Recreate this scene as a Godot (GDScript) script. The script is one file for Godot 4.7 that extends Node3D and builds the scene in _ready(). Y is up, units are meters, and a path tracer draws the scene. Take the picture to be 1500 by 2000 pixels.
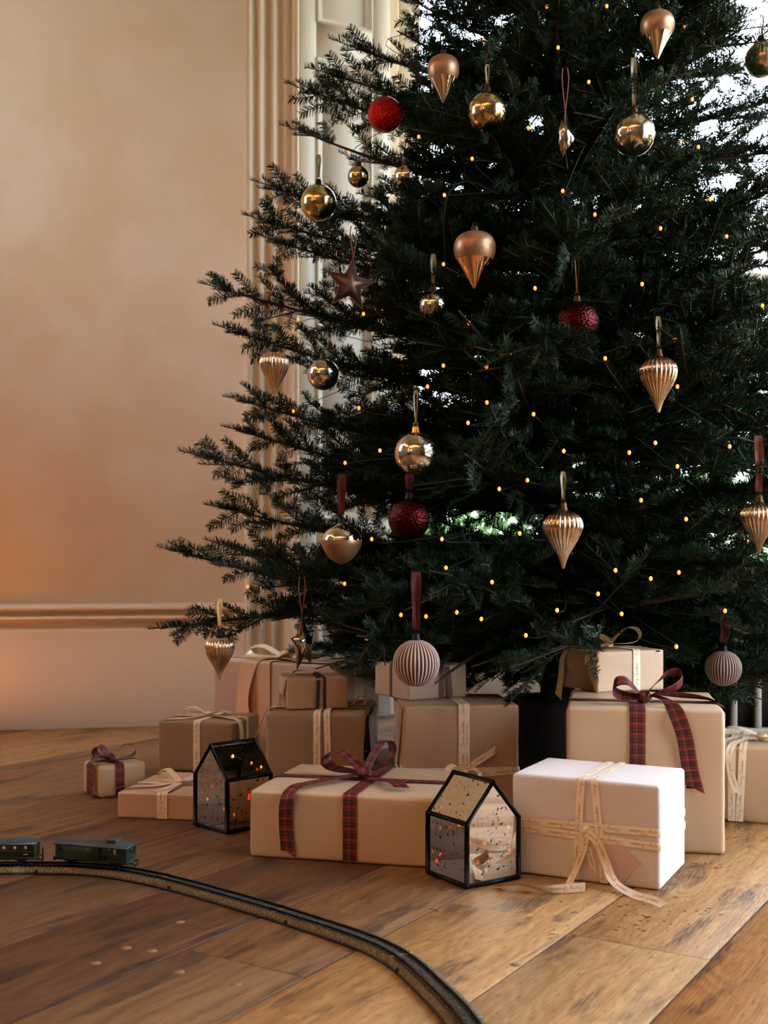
extends Node3D

const F := 2200.0
const EYE := 0.47
const HOR := 1110.0
const TX := 0.40
const TZ := -2.62

var rng := RandomNumberGenerator.new()
var names := {}
var clear: Array = []          # [point, radius]: room kept free of twigs where a decoration hangs
var gift_boxes: Array = []     # [inverse transform, half size]
var M := {}
var paper_textures := {}


# ---------------------------------------------------------------- helpers
func numbered(called: String) -> String:
	if not names.has(called):
		names[called] = 0
		return called
	names[called] += 1
	return "%s_%03d" % [called, names[called]]


func at(u: float, v: float, depth: float) -> Vector3:
	return Vector3((u - 750.0) / F * depth, EYE - (v - HOR) / F * depth, -depth)


func on_floor(u: float, v: float, y := 0.0) -> Vector3:
	var d := F * (EYE - y) / (v - HOR)
	return Vector3((u - 750.0) / F * d, y, -d)


func thing(called: String, label: String, category: String, pos := Vector3.ZERO, turn := 0.0, group := "") -> Node3D:
	var o := Node3D.new()
	o.name = numbered(called)
	add_child(o, true)
	o.position = pos
	o.rotation.y = turn
	tag(o, label, category, group)
	return o


func tag(o: Node, label: String, category: String, group := "") -> void:
	o.set_meta("label", label)
	o.set_meta("category", category)
	if group != "":
		o.set_meta("group", group)


func obj(called: String, mesh: Mesh, mat: Material, parent: Node = self) -> MeshInstance3D:
	var o := MeshInstance3D.new()
	o.name = numbered(called) if parent == self else called
	o.mesh = mesh
	o.material_override = mat
	parent.add_child(o, true)
	return o


func struct(called: String, mesh: Mesh, mat: Material, label: String, category: String) -> MeshInstance3D:
	var o := obj(called, mesh, mat)
	o.set_meta("kind", "structure")
	tag(o, label, category)
	return o


func mat(called: String, color: Color, rough := 0.6, metal := 0.0) -> StandardMaterial3D:
	var m := StandardMaterial3D.new()
	m.resource_name = called
	m.albedo_color = color
	m.roughness = rough
	m.metallic = metal
	m.cull_mode = BaseMaterial3D.CULL_DISABLED
	M[called] = m
	return m


func new_st() -> SurfaceTool:
	var st := SurfaceTool.new()
	st.begin(Mesh.PRIMITIVE_TRIANGLES)
	return st


func done(st: SurfaceTool, smooth := true) -> ArrayMesh:
	if smooth:
		st.index()
	st.generate_normals()
	return st.commit()


func quad(st: SurfaceTool, a: Vector3, b: Vector3, c: Vector3, d: Vector3, ua := Vector2.ZERO, ub := Vector2.ZERO, uc := Vector2.ZERO, ud := Vector2.ZERO) -> void:
	for k in [[a, ua], [b, ub], [c, uc], [a, ua], [c, uc], [d, ud]]:
		st.set_uv(k[1])
		st.add_vertex(k[0])


# grid of points [rows][columns] joined to a sheet
func sheet(st: SurfaceTool, rows: Array, uvs: Array = [], closed := false, colors: Array = []) -> void:
	for i in rows.size() - 1:
		var n: int = rows[i].size()
		for j in (n if closed else n - 1):
			var k := (j + 1) % n
			for c in [[i, j], [i, k], [i + 1, k], [i, j], [i + 1, k], [i + 1, j]]:
				st.set_uv(uvs[c[0]][c[1]] if uvs.size() else Vector2.ZERO)
				if colors.size():
					st.set_color(colors[c[0]][c[1]])
				st.add_vertex(rows[c[0]][c[1]])


func catmull(p: Array, per := 8, loop := false) -> Array:
	var out: Array = []
	var n := p.size()
	var last := n if loop else n - 1
	for i in last:
		var a = p[(i - 1 + n) % n] if loop else p[maxi(i - 1, 0)]
		var b = p[i]
		var c = p[(i + 1) % n]
		var d = p[(i + 2) % n] if loop else p[mini(i + 2, n - 1)]
		for k in per:
			var t := float(k) / per
			out.append(0.5 * ((2.0 * b) + (c - a) * t + (2.0 * a - 5.0 * b + 4.0 * c - d) * t * t + (3.0 * b - a - 3.0 * c + d) * t * t * t))
	if not loop:
		out.append(p[n - 1])
	return out


func tube(st: SurfaceTool, path: Array, radii: Array, sides := 8, ends := true) -> void:
	var rows: Array = []
	var uvs: Array = []
	var side := Vector3.ZERO
	var run := 0.0
	for i in path.size():
		var d: Vector3 = (path[mini(i + 1, path.size() - 1)] - path[maxi(i - 1, 0)]).normalized()
		if side == Vector3.ZERO:
			side = d.cross(Vector3.UP if absf(d.y) < 0.9 else Vector3.RIGHT).normalized()
		side = (side - d * side.dot(d)).normalized()
		var up := side.cross(d)
		if i:
			run += (path[i] - path[i - 1]).length()
		var r: float = radii[mini(i, radii.size() - 1)]
		var row: Array = []
		var uv: Array = []
		for k in sides:
			var a := TAU * k / sides
			row.append(path[i] + (side * cos(a) + up * sin(a)) * r)
			uv.append(Vector2(float(k) / sides, run * 10.0))
		rows.append(row)
		uvs.append(uv)
	sheet(st, rows, uvs, true)
	if ends:
		for e in [0, rows.size() - 1]:
			for k in range(1, sides - 1):
				var t := [rows[e][0], rows[e][k], rows[e][k + 1]]
				if e:
					t.reverse()
				for q in t:
					st.set_uv(Vector2.ZERO)
					st.add_vertex(q)


# profile of Vector2(radius, height); flute(angle, height, radius) gives the radius back
func lathe(profile: Array, sides := 40, flutes := 0, depth := 0.0, colors := false, groove := Color.BLACK, ridge := Color.WHITE) -> ArrayMesh:
	var st := new_st()
	var rows: Array = []
	var cols: Array = []
	var uvs: Array = []
	for i in profile.size():
		var p: Vector2 = profile[i]
		var row: Array = []
		var col: Array = []
		var uv: Array = []
		for k in sides:
			var a := TAU * k / sides
			var w := 0.0
			if flutes:
				w = absf(sin(a * flutes * 0.5))
			var r := p.x * (1.0 - depth * (1.0 - pow(w, 0.6))) if flutes else p.x
			row.append(Vector3(cos(a) * r, p.y, -sin(a) * r))
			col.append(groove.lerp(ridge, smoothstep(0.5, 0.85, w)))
			uv.append(Vector2(2.0 * minf(k, sides - k) / sides, float(i) / profile.size()))
		rows.append(row)
		cols.append(col)
		uvs.append(uv)
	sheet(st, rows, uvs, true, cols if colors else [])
	return done(st)


func ball_profile(r: float, n := 18, squash := 1.0) -> Array:
	var out: Array = []
	for i in n + 1:
		var a := -PI / 2 + PI * i / n
		out.append(Vector2(maxf(cos(a) * r, 0.0003), sin(a) * r * squash))
	return out


# a box with rounded edges, centred on x and z, standing on y = 0; soft = how far its faces swell and wander
func soft_box(w: float, h: float, d: float, r: float, soft := 0.0, seed_ := 1, n := 10) -> ArrayMesh:
	var st := new_st()
	var noise := FastNoiseLite.new()
	noise.seed = seed_
	noise.frequency = 9.0
	var half := Vector3(w, h, d) * 0.5
	for axis in 3:
		for s in [-1.0, 1.0]:
			var b := (axis + 1) % 3
			var c := (axis + 2) % 3
			var rows: Array = []
			var uvs: Array = []
			var steps_b := edge_steps(half[b], r, n)
			var steps_c := edge_steps(half[c], r, n)
			for i in steps_b:
				var row: Array = []
				var uv: Array = []
				for j in steps_c:
					var p := Vector3.ZERO
					p[axis] = s * half[axis]
					p[b] = i
					p[c] = j
					var q := p.clamp(-half + Vector3.ONE * r, half - Vector3.ONE * r)
					var nrm := (p - q).normalized()
					p = q + nrm * r
					if soft > 0.0:
						p += nrm * noise.get_noise_3dv(p) * soft
					p.y += half.y
					row.append(p)
					uv.append(Vector2(i, j) if axis == 1 else (Vector2(j, -i) if axis == 0 else Vector2(i, -j)))
				rows.append(row)
				uvs.append(uv)
			if s > 0:
				rows.reverse()
				uvs.reverse()
			sheet(st, rows, uvs)
	return done(st)


func edge_steps(half: float, r: float, n: int) -> Array:
	var out: Array = []
	for k in 4:
		out.append(-half + r * k / 3.0 * (1.0 if k < 3 else 1.0))
	for k in range(1, n):
		out.append(-half + r + (2.0 * half - 2.0 * r) * k / n)
	for k in 4:
		out.append(half - r + r * k / 3.0)
	return out


# plain box with narrow chamfers, from corner to corner
func bar(st: SurfaceTool, lo: Vector3, hi: Vector3, c := 0.0) -> void:
	var x := [lo.x, hi.x]
	var y := [lo.y, hi.y]
	var z := [lo.z, hi.z]
	if c <= 0.0:
		quad(st, Vector3(x[0], y[0], z[1]), Vector3(x[0], y[1], z[1]), Vector3(x[1], y[1], z[1]), Vector3(x[1], y[0], z[1]))
		quad(st, Vector3(x[1], y[0], z[0]), Vector3(x[1], y[1], z[0]), Vector3(x[0], y[1], z[0]), Vector3(x[0], y[0], z[0]))
		quad(st, Vector3(x[0], y[0], z[0]), Vector3(x[0], y[1], z[0]), Vector3(x[0], y[1], z[1]), Vector3(x[0], y[0], z[1]))
		quad(st, Vector3(x[1], y[0], z[1]), Vector3(x[1], y[1], z[1]), Vector3(x[1], y[1], z[0]), Vector3(x[1], y[0], z[0]))
		quad(st, Vector3(x[0], y[1], z[1]), Vector3(x[0], y[1], z[0]), Vector3(x[1], y[1], z[0]), Vector3(x[1], y[1], z[1]))
		quad(st, Vector3(x[0], y[0], z[0]), Vector3(x[0], y[0], z[1]), Vector3(x[1], y[0], z[1]), Vector3(x[1], y[0], z[0]))
		return
	# octagonal section along the longest axis
	var s := hi - lo
	var ax := 0 if s.x >= s.y and s.x >= s.z else (1 if s.y >= s.z else 2)
	var b := (ax + 1) % 3
	var d := (ax + 2) % 3
	var ring: Array = []
	for k in [[0.0, 1], [1.0, -1]]:
		pass
	var corners := [Vector2(lo[b] + c, lo[d]), Vector2(hi[b] - c, lo[d]), Vector2(hi[b], lo[d] + c), Vector2(hi[b], hi[d] - c), Vector2(hi[b] - c, hi[d]), Vector2(lo[b] + c, hi[d]), Vector2(lo[b], hi[d] - c), Vector2(lo[b], lo[d] + c)]
	var rows: Array = []
	for e in [lo[ax], hi[ax]]:
		var row: Array = []
		for q in corners:
			var p := Vector3.ZERO
			p[ax] = e
			p[b] = q.x
			p[d] = q.y
			row.append(p)
		rows.append(row)
	rows.reverse()
	sheet(st, rows, [], true)
	for e in 2:
		for k in range(1, 7):
			var t := [rows[e][0], rows[e][k], rows[e][k + 1]]
			if e == 1:
				t.reverse()
			for q in t:
				st.set_uv(Vector2.ZERO)
				st.add_vertex(q)


func bar_mesh(lo: Vector3, hi: Vector3, c := 0.0) -> ArrayMesh:
	var st := new_st()
	bar(st, lo, hi, c)
	return done(st, false)


# strut of square section between two points
func strut(st: SurfaceTool, a: Vector3, b: Vector3, t: float) -> void:
	var p := [a, b]
	var d := (b - a).normalized()
	tube(st, [a - d * t * 0.3, b + d * t * 0.3], [t * 0.71], 4)


# a sheet of cloth or paper along points, each with the direction its width runs
func ribbon(points: Array, across: Array, width: float, per := 6, loop := false, taper_end := false) -> ArrayMesh:
	var p := catmull(points, per, loop)
	var w := catmull(across, per, loop)
	if loop:
		p.append(p[0])
		w.append(w[0])
	var st := new_st()
	var rows: Array = []
	var uvs: Array = []
	var run := 0.0
	for i in p.size():
		if i:
			run += (p[i] - p[i - 1]).length()
		var wd: Vector3 = w[i].normalized() * width * 0.5
		var d: Vector3 = (p[mini(i + 1, p.size() - 1)] - p[maxi(i - 1, 0)]).normalized()
		var nrm := wd.normalized().cross(d)
		var belly := nrm * width * 0.03
		var cut := d * width * 0.35 if taper_end and i == p.size() - 1 else Vector3.ZERO
		rows.append([p[i] - wd - cut, p[i] + belly, p[i] + wd + cut])
		uvs.append([Vector2(run, 0.0), Vector2(run, 0.5), Vector2(run, 1.0)])
	sheet(st, rows, uvs)
	return done(st)


# ---------------------------------------------------------------- textures
func noise_bytes(w: int, h: int, fw: int, fh: int, freq: float, seed_: int, octaves := 3) -> PackedByteArray:
	var n := FastNoiseLite.new()
	n.seed = seed_
	n.frequency = freq
	n.fractal_octaves = octaves
	n.noise_type = FastNoiseLite.TYPE_SIMPLEX_SMOOTH
	var im := n.get_image(fw, fh, false, false, true)
	if fw != w or fh != h:
		im.resize(w, h, Image.INTERPOLATE_CUBIC)
	im.convert(Image.FORMAT_L8)
	return im.get_data()


func texture(im: Image) -> ImageTexture:
	return ImageTexture.create_from_image(im)


func wood_maps(seed_: int, light: Color, dark: Color, stain: Color, figure: float) -> Array:
	var w := 416
	var h := 1536
	var fibre := noise_bytes(w, h, w, h / 40, 0.30, seed_, 2)
	var fine := noise_bytes(w, h, w, h / 14, 0.45, seed_ + 6, 2)
	var band := noise_bytes(w, h, w / 2, h / 32, 0.045, seed_ + 1, 3)
	var warp := noise_bytes(w, h, w / 8, h / 16, 0.05, seed_ + 2, 2)
	var blot := noise_bytes(w, h, w / 4, h / 10, 0.03, seed_ + 3, 4)
	var ray := noise_bytes(w, h, w / 2, h / 3, 0.11, seed_ + 4, 2)
	var color := PackedByteArray()
	color.resize(w * h * 3)
	var height := PackedByteArray()
	height.resize(w * h)
	var lr := light.r * 255.0
	var lg := light.g * 255.0
	var lb := light.b * 255.0
	for y in h:
		for x in w:
			var i := y * w + x
			var f := fibre[i] / 255.0
			var ring := 0.5 + 0.5 * sin((x * 0.085 + warp[i] * figure) + f * 1.2)
			var f2 := fine[i] / 255.0
			var t := 0.34 * (band[i] / 255.0) + 0.20 * ring + 0.26 * f + 0.26 * f2
			t = clampf((t - 0.30) * 1.6, 0.0, 1.0)
			var k := 1.0 - t
			var st_ := clampf((0.40 - blot[i] / 255.0) * 6.0, 0.0, 1.0) * clampf((0.66 - f2) * 3.0, 0.15, 1.0)
			if ray[i] < 52:
				st_ = maxf(st_, 0.30)
			if f2 < 0.22:
				st_ = maxf(st_, 0.45)
			var r := lr + (dark.r * 255.0 - lr) * k
			var g := lg + (dark.g * 255.0 - lg) * k
			var b := lb + (dark.b * 255.0 - lb) * k
			color[i * 3] = int(r + (stain.r * 255.0 - r) * st_)
			color[i * 3 + 1] = int(g + (stain.g * 255.0 - g) * st_)
			color[i * 3 + 2] = int(b + (stain.b * 255.0 - b) * st_)
			height[i] = int(clampf(150.0 + 60.0 * (f - 0.5) + 60.0 * (f2 - 0.5) + 40.0 * (t - 0.5), 0.0, 255.0))
	var hi := Image.create_from_data(w, h, false, Image.FORMAT_L8, height)
	hi.convert(Image.FORMAT_RGB8)
	return [texture(Image.create_from_data(w, h, false, Image.FORMAT_RGB8, color)), texture(hi)]


func blotch(w: int, seed_: int, a: Color, b: Color, freq: float, octaves := 4, sharp := 1.0) -> ImageTexture:
	var fn := FastNoiseLite.new()
	fn.seed = seed_
	fn.frequency = freq
	fn.fractal_octaves = octaves
	var si := fn.get_seamless_image(w, w)
	si.convert(Image.FORMAT_L8)
	var n := si.get_data()
	var im := Image.create(w, w, false, Image.FORMAT_RGB8)
	for y in w:
		for x in w:
			im.set_pixel(x, y, a.lerp(b, clampf(0.5 + (n[y * w + x] / 255.0 - 0.5) * sharp, 0.0, 1.0)))
	return texture(im)


func grey_noise(w: int, seed_: int, freq: float, octaves := 4) -> ImageTexture:
	var n := FastNoiseLite.new()
	n.seed = seed_
	n.frequency = freq
	n.fractal_octaves = octaves
	var im := n.get_seamless_image(w, w)
	im.convert(Image.FORMAT_RGB8)
	return texture(im)


func weave_height() -> ImageTexture:
	var w := 128
	var im := Image.create(w, w, false, Image.FORMAT_RGB8)
	var r := RandomNumberGenerator.new()
	r.seed = 4
	for y in w:
		for x in w:
			var over := (x / 4 + y / 4) % 2 == 0
			var s := sin((x % 4 + 0.5) / 4.0 * PI) if not over else sin((y % 4 + 0.5) / 4.0 * PI)
			var v := 0.35 + 0.5 * s + r.randf_range(-0.12, 0.12)
			im.set_pixel(x, y, Color(v, v, v))
	return texture(im)


func tartan() -> ImageTexture:
	var n := 96
	var red := Color(0.50, 0.07, 0.07)
	var navy := Color(0.045, 0.05, 0.075)
	var green := Color(0.05, 0.075, 0.06)
	var gold := Color(0.72, 0.55, 0.36)
	var stripe := func(k: int) -> Color:
		var t := k % 48
		if t < 2: return gold
		if t < 9: return red
		if t < 19: return navy
		if t < 22: return red
		if t < 32: return green
		if t < 40: return red
		if t < 42: return navy
		return red
	var im := Image.create(n, n, false, Image.FORMAT_RGB8)
	for y in n:
		for x in n:
			var a: Color = stripe.call(x)
			var b: Color = stripe.call(y + 7)
			im.set_pixel(x, y, a if (x + y) % 4 < 2 else b)
	return texture(im)


# the words in a running hand, in gold on cream
func script_ribbon(paper: Color, ink: Color) -> ImageTexture:
	var w := 512
	var h := 104
	var im := Image.create(w, h, false, Image.FORMAT_RGB8)
	im.fill(paper)
	var edge := paper.darkened(0.14)
	im.fill_rect(Rect2i(0, 0, w, 4), edge)
	im.fill_rect(Rect2i(0, h - 4, w, 4), edge)
	var glyphs := {
		"M": [1.9, "0,0 .35,2 .7,.4 1.25,2 1.4,.1 1.9,.3"], "e": [0.8, "0,.3 .5,.6 .5,.95 .2,.9 .1,.4 .3,.05 .8,.25"],
		"r": [0.8, "0,.2 .2,.95 .3,.8 .55,.85 .5,.3 .6,.05 .8,.2"], "y": [0.9, "0,.3 .15,.9 .25,.15 .5,.2 .65,.9 .55,-.4 .3,-1 .15,-.7 .9,.2"],
		" ": [0.5, ""], "C": [1.3, "1.1,1.7 .8,2.1 .3,1.7 .05,.9 .3,.15 .8,.05 1.3,.4"], "h": [0.85, "0,.2 .3,1.6 .35,2.1 .2,2 .15,0 .4,.85 .6,.7 .6,.1 .85,.2"],
		"i": [0.45, "0,.2 .15,.9 .2,.1 .45,.2"], "s": [0.7, "0,.2 .35,1 .45,.4 .3,.05 .1,.15 .7,.2"], "t": [0.5, "0,.2 .22,1.8 .2,.1 .5,.2"],
		"m": [1.1, "0,.2 .1,.9 .15,0 .35,.85 .45,.8 .45,0 .7,.85 .8,.7 .8,.1 1.1,.2"], "a": [0.85, "0,.3 .5,.9 .15,.8 .1,.1 .5,.3 .55,.9 .6,.1 .85,.2"],
	}
	var scale := 31.0
	var x0 := 22.0
	for ch in "Merry Christmas":
		var g: Array = glyphs[ch]
		var pts: Array = []
		for q in String(g[1]).split(" ", false):
			var xy := q.split(",")
			pts.append(Vector2(x0 + float(xy[0]) * scale + float(xy[1]) * 7.0, 64.0 - float(xy[1]) * 24.0))
		if pts.size():
			for p in catmull(pts, 22):
				for dy in range(-2, 3):
					for dx in range(-2, 3):
						if dx * dx + dy * dy < 3:
							var xx := int(p.x) + dx
							var yy := int(p.y) + dy
							if xx >= 0 and yy >= 0 and xx < w and yy < h:
								im.set_pixel(xx, yy, ink)
		x0 += float(g[0]) * scale
	return texture(im)


# silvered glass gone spotty: colour and specks
func mercury(seed_: int, base: Color, fleck: Color, amount: float) -> ImageTexture:
	var n := 256
	var a := noise_bytes(n, n, n, n, 0.16, seed_, 3)
	var b := noise_bytes(n, n, n, n, 0.018, seed_ + 9, 3)
	var im := Image.create(n, n, false, Image.FORMAT_RGB8)
	for y in n:
		for x in n:
			var i := y * n + x
			var t := clampf((amount - a[i] / 255.0) * 6.0 + (b[i] / 255.0 - 0.5) * 1.6, 0.0, 1.0)
			im.set_pixel(x, y, base.lerp(fleck, t))
	return texture(im)


# spattered mirror glass: alpha says how much silvering is left
func spatter(seed_: int, silver: float) -> ImageTexture:
	var n := 448
	var im := Image.create(n, n, false, Image.FORMAT_RGBA8)
	im.fill(Color(0.82, 0.75, 0.65, silver))
	var r := RandomNumberGenerator.new()
	r.seed = seed_
	for k in 420:
		var c := Vector2(r.randf() * n, r.randf() * n)
		var big := pow(r.randf(), 5.0)
		var rad := 0.7 + big * 4.5
		var turn := r.randf_range(-1.1, -0.5)
		var long := 1.0 + big * 1.5
		var col := Color(0.30, 0.02, 0.015, 1.0) if r.randf() < 0.30 + big else Color(0.07, 0.05, 0.045, 1.0)
		var reach := int(rad * long) + 1
		for dy in range(-reach, reach + 1):
			for dx in range(-reach, reach + 1):
				var q := Vector2(dx, dy).rotated(turn)
				if pow(q.x / long, 2) + q.y * q.y < rad * rad:
					im.set_pixel(posmod(int(c.x) + dx, n), posmod(int(c.y) + dy, n), col)
	return texture(im)


func make_materials() -> void:
	var m: StandardMaterial3D
	# floor boards: three cuts of old oak
	var cuts := [
		[11, Color(0.74, 0.61, 0.43), Color(0.53, 0.40, 0.26), Color(0.22, 0.17, 0.12), 0.05],
		[47, Color(0.68, 0.53, 0.36), Color(0.46, 0.32, 0.20), Color(0.17, 0.125, 0.09), 0.08],
		[83, Color(0.79, 0.65, 0.45), Color(0.60, 0.46, 0.30), Color(0.27, 0.20, 0.14), 0.11],
	]
	for k in 3:
		var c: Array = cuts[k]
		var maps := wood_maps(c[0], c[1], c[2], c[3], c[4])
		for t in 4:
			m = mat("oak_%d_%d" % [k, t], [Color(0.92, 0.87, 0.79), Color(0.74, 0.66, 0.58), Color(0.93, 0.83, 0.68), Color(0.62, 0.53, 0.45)][t], 0.56)
			m.albedo_texture = maps[0]
			m.heightmap_enabled = true
			m.heightmap_texture = maps[1]
			m.heightmap_scale = 0.12
			m.metallic_specular = 0.45
	m = mat("plaster", Color(1, 1, 1), 0.85)
	m.albedo_texture = blotch(384, 5, Color(0.90, 0.86, 0.78), Color(0.87, 0.80, 0.69), 0.012, 5, 2.2)
	m.uv1_triplanar = true
	m.uv1_world_triplanar = true
	m.uv1_scale = Vector3.ONE * 0.55
	mat("ceiling_white", Color(0.62, 0.60, 0.57), 0.9)
	mat("room_paint", Color(0.46, 0.42, 0.38), 0.9)
	mat("trim_cream", Color(0.85, 0.765, 0.65), 0.55)
	mat("shutter_white", Color(0.84, 0.82, 0.76), 0.45)
	mat("frame_white", Color(0.88, 0.85, 0.78), 0.4)
	m = mat("pane", Color(1, 1, 1, 0.04), 0.02)
	m.transparency = BaseMaterial3D.TRANSPARENCY_ALPHA
	# wrapping papers
	var crumple := grey_noise(256, 21, 0.012, 5)
	var weave := weave_height()
	for k in [["paper_cream", Color(0.75, 0.645, 0.52), 0.42], ["paper_kraft", Color(0.69, 0.565, 0.445), 0.55], ["paper_pink", Color(0.76, 0.63, 0.54), 0.5], ["paper_grey", Color(0.58, 0.475, 0.375), 0.45]]:
		m = mat(k[0], k[1], k[2])
		m.heightmap_enabled = true
		m.heightmap_texture = crumple
		m.heightmap_scale = 0.07
		m.uv1_scale = Vector3(4, 4, 4)
	m = mat("linen", Color(0.83, 0.79, 0.765), 0.8)
	m.heightmap_enabled = true
	m.heightmap_texture = weave
	m.heightmap_scale = 0.05
	m.uv1_scale = Vector3(14, 14, 14)
	m = mat("foil", Color(0.16, 0.155, 0.15), 0.25, 0.9)
	m.heightmap_enabled = true
	m.heightmap_texture = crumple
	m.heightmap_scale = 0.6
	m.uv1_scale = Vector3(7, 7, 7)
	m = mat("tartan_ribbon", Color(1, 1, 1), 0.6)
	m.albedo_texture = tartan()
	m.uv1_scale = Vector3(1.0 / 0.035, 1, 1)
	m = mat("script_ribbon", Color(1, 1, 1), 0.5)
	m.albedo_texture = script_ribbon(Color(0.91, 0.84, 0.73), Color(0.60, 0.45, 0.22))
	m.uv1_scale = Vector3(1.0 / 0.062, 1, 1)
	m = mat("peach_ribbon", Color(0.86, 0.68, 0.52), 0.4)
	m.backlight_enabled = true
	m.backlight = Color(0.4, 0.32, 0.24)
	mat("cream_satin", Color(0.90, 0.80, 0.60), 0.35)
	mat("brown_ribbon", Color(0.17, 0.09, 0.075), 0.6)
	mat("mauve_ribbon", Color(0.38, 0.27, 0.24), 0.6)
	mat("red_velvet", Color(0.30, 0.02, 0.035), 0.8)
	mat("leather_cord", Color(0.42, 0.22, 0.12), 0.7)
	mat("clear_ribbon", Color(0.50, 0.46, 0.34), 0.4)
	mat("tag_card", Color(0.80, 0.70, 0.66), 0.8)
	mat("kraft_card", Color(0.55, 0.40, 0.28), 0.8)
	# glass decorations
	m = mat("silver_mercury", Color(1, 1, 1), 0.13, 1.0)
	m.albedo_texture = mercury(3, Color(0.95, 0.92, 0.86), Color(0.42, 0.34, 0.26), 0.41)
	m.uv1_scale = Vector3(2, 1, 1)
	m = mat("gold_mercury", Color(1, 1, 1), 0.16, 1.0)
	m.albedo_texture = mercury(8, Color(0.90, 0.81, 0.62), Color(0.42, 0.32, 0.19), 0.44)
	m.uv1_scale = Vector3(2, 1, 1)
	var crackle := grey_noise(256, 61, 0.035, 3)
	m = mat("champagne_mercury", Color(1, 1, 1), 0.22, 1.0)
	m.albedo_texture = mercury(14, Color(0.95, 0.86, 0.75), Color(0.60, 0.45, 0.33), 0.45)
	m.uv1_scale = Vector3(3, 2, 1)
	m = mat("red_crackle", Color(1, 1, 1), 0.2, 1.0)
	m.albedo_texture = mercury(33, Color(0.78, 0.11, 0.07), Color(0.30, 0.03, 0.02), 0.47)
	m.heightmap_enabled = true
	m.heightmap_texture = crackle
	m.heightmap_scale = 0.25
	m.uv1_scale = Vector3(3, 2, 1)
	m = mat("burgundy_glass", Color(1, 1, 1), 0.15, 0.9)
	m.albedo_texture = mercury(35, Color(0.30, 0.045, 0.04), Color(0.10, 0.012, 0.012), 0.49)
	m.heightmap_enabled = true
	m.heightmap_texture = crackle
	m.heightmap_scale = 0.16
	m.uv1_scale = Vector3(2, 2, 1)
	m = mat("copper_frost", Color(1, 1, 1), 0.4, 0.7)
	m.albedo_texture = mercury(37, Color(0.70, 0.54, 0.42), Color(0.46, 0.34, 0.25), 0.45)
	m.uv1_scale = Vector3(3, 2, 1)
	mat("copper_mirror", Color(0.93, 0.74, 0.60), 0.07, 1.0)
	mat("silver_mirror", Color(0.93, 0.90, 0.85), 0.06, 1.0)
	mat("antique_cap", Color(0.30, 0.23, 0.15), 0.4, 0.9)
	mat("gold_cap", Color(0.80, 0.58, 0.26), 0.25, 1.0)
	mat("dark_cap", Color(0.06, 0.045, 0.04), 0.45, 0.6)
	m = mat("star_glass", Color(0.80, 0.75, 0.70), 0.12, 1.0)
	m = mat("star_bronze", Color(0.42, 0.32, 0.27), 0.42, 0.7)
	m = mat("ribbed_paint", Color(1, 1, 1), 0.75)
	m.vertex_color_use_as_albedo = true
	# lanterns
	mat("lantern_frame", Color(0.022, 0.02, 0.02), 0.4, 0.7)
	for k in 2:
		m = mat("lantern_glass_%d" % k, Color(1, 1, 1), 0.05, 1.0)
		m.transparency = BaseMaterial3D.TRANSPARENCY_ALPHA
		m.albedo_texture = spatter(100 + k, 0.80)
	m = mat("bulb_glow", Color(1.0, 0.8, 0.5), 0.4)
	m.emission_enabled = true
	m.emission = Color(1.0, 0.48, 0.16)
	m.emission_energy_multiplier = 3.2
	m = mat("red_bulb_glow", Color(1.0, 0.3, 0.2), 0.4)
	m.emission_enabled = true
	m.emission = Color(1.0, 0.16, 0.07)
	m.emission_energy_multiplier = 6.0
	mat("cable_green", Color(0.05, 0.07, 0.055), 0.6)
	# railway
	m = mat("ballast", Color(1, 1, 1), 0.85)
	m.albedo_texture = blotch(128, 71, Color(0.20, 0.16, 0.09), Color(0.60, 0.52, 0.34), 0.22, 2, 3.0)
	m.uv1_triplanar = true
	m.uv1_scale = Vector3.ONE * 12.0
	mat("track_black", Color(0.03, 0.025, 0.022), 0.6)
	mat("rail_steel", Color(0.06, 0.05, 0.045), 0.4, 0.7)
	mat("coach_green", Color(0.11, 0.18, 0.12), 0.4)
	mat("coach_roof", Color(0.17, 0.21, 0.21), 0.5)
	mat("coach_black", Color(0.025, 0.022, 0.02), 0.5)
	mat("wheel_steel", Color(0.14, 0.12, 0.10), 0.4, 0.6)
	mat("coach_pane", Color(0.72, 0.60, 0.46), 0.25)
	mat("coach_gold", Color(0.66, 0.58, 0.30), 0.5)
	# tree and garden
	m = mat("needles", Color(1, 1, 1), 0.5)
	m.vertex_color_use_as_albedo = true
	m.metallic_specular = 0.3
	mat("bark", Color(0.19, 0.135, 0.095), 0.9)
	mat("bud", Color(0.36, 0.20, 0.14), 0.8)
	mat("stand_black", Color(0.03, 0.027, 0.025), 0.6)
	m = mat("garden_leaf", Color(1, 1, 1), 0.6)
	m.vertex_color_use_as_albedo = true
	m.backlight_enabled = true
	m.backlight = Color(0.5, 0.6, 0.3)
	mat("joint_dirt", Color(0.10, 0.07, 0.05), 0.9)
	mat("peg_wood", Color(0.52, 0.38, 0.24), 0.6)
	mat("dry_needle", Color(0.07, 0.06, 0.035), 0.7)
	mat("lawn_green", Color(0.25, 0.36, 0.14), 0.9)
	mat("slat_cream", Color(0.46, 0.41, 0.33), 0.5)
	mat("slat_dark", Color(0.06, 0.055, 0.05), 0.5)


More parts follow.
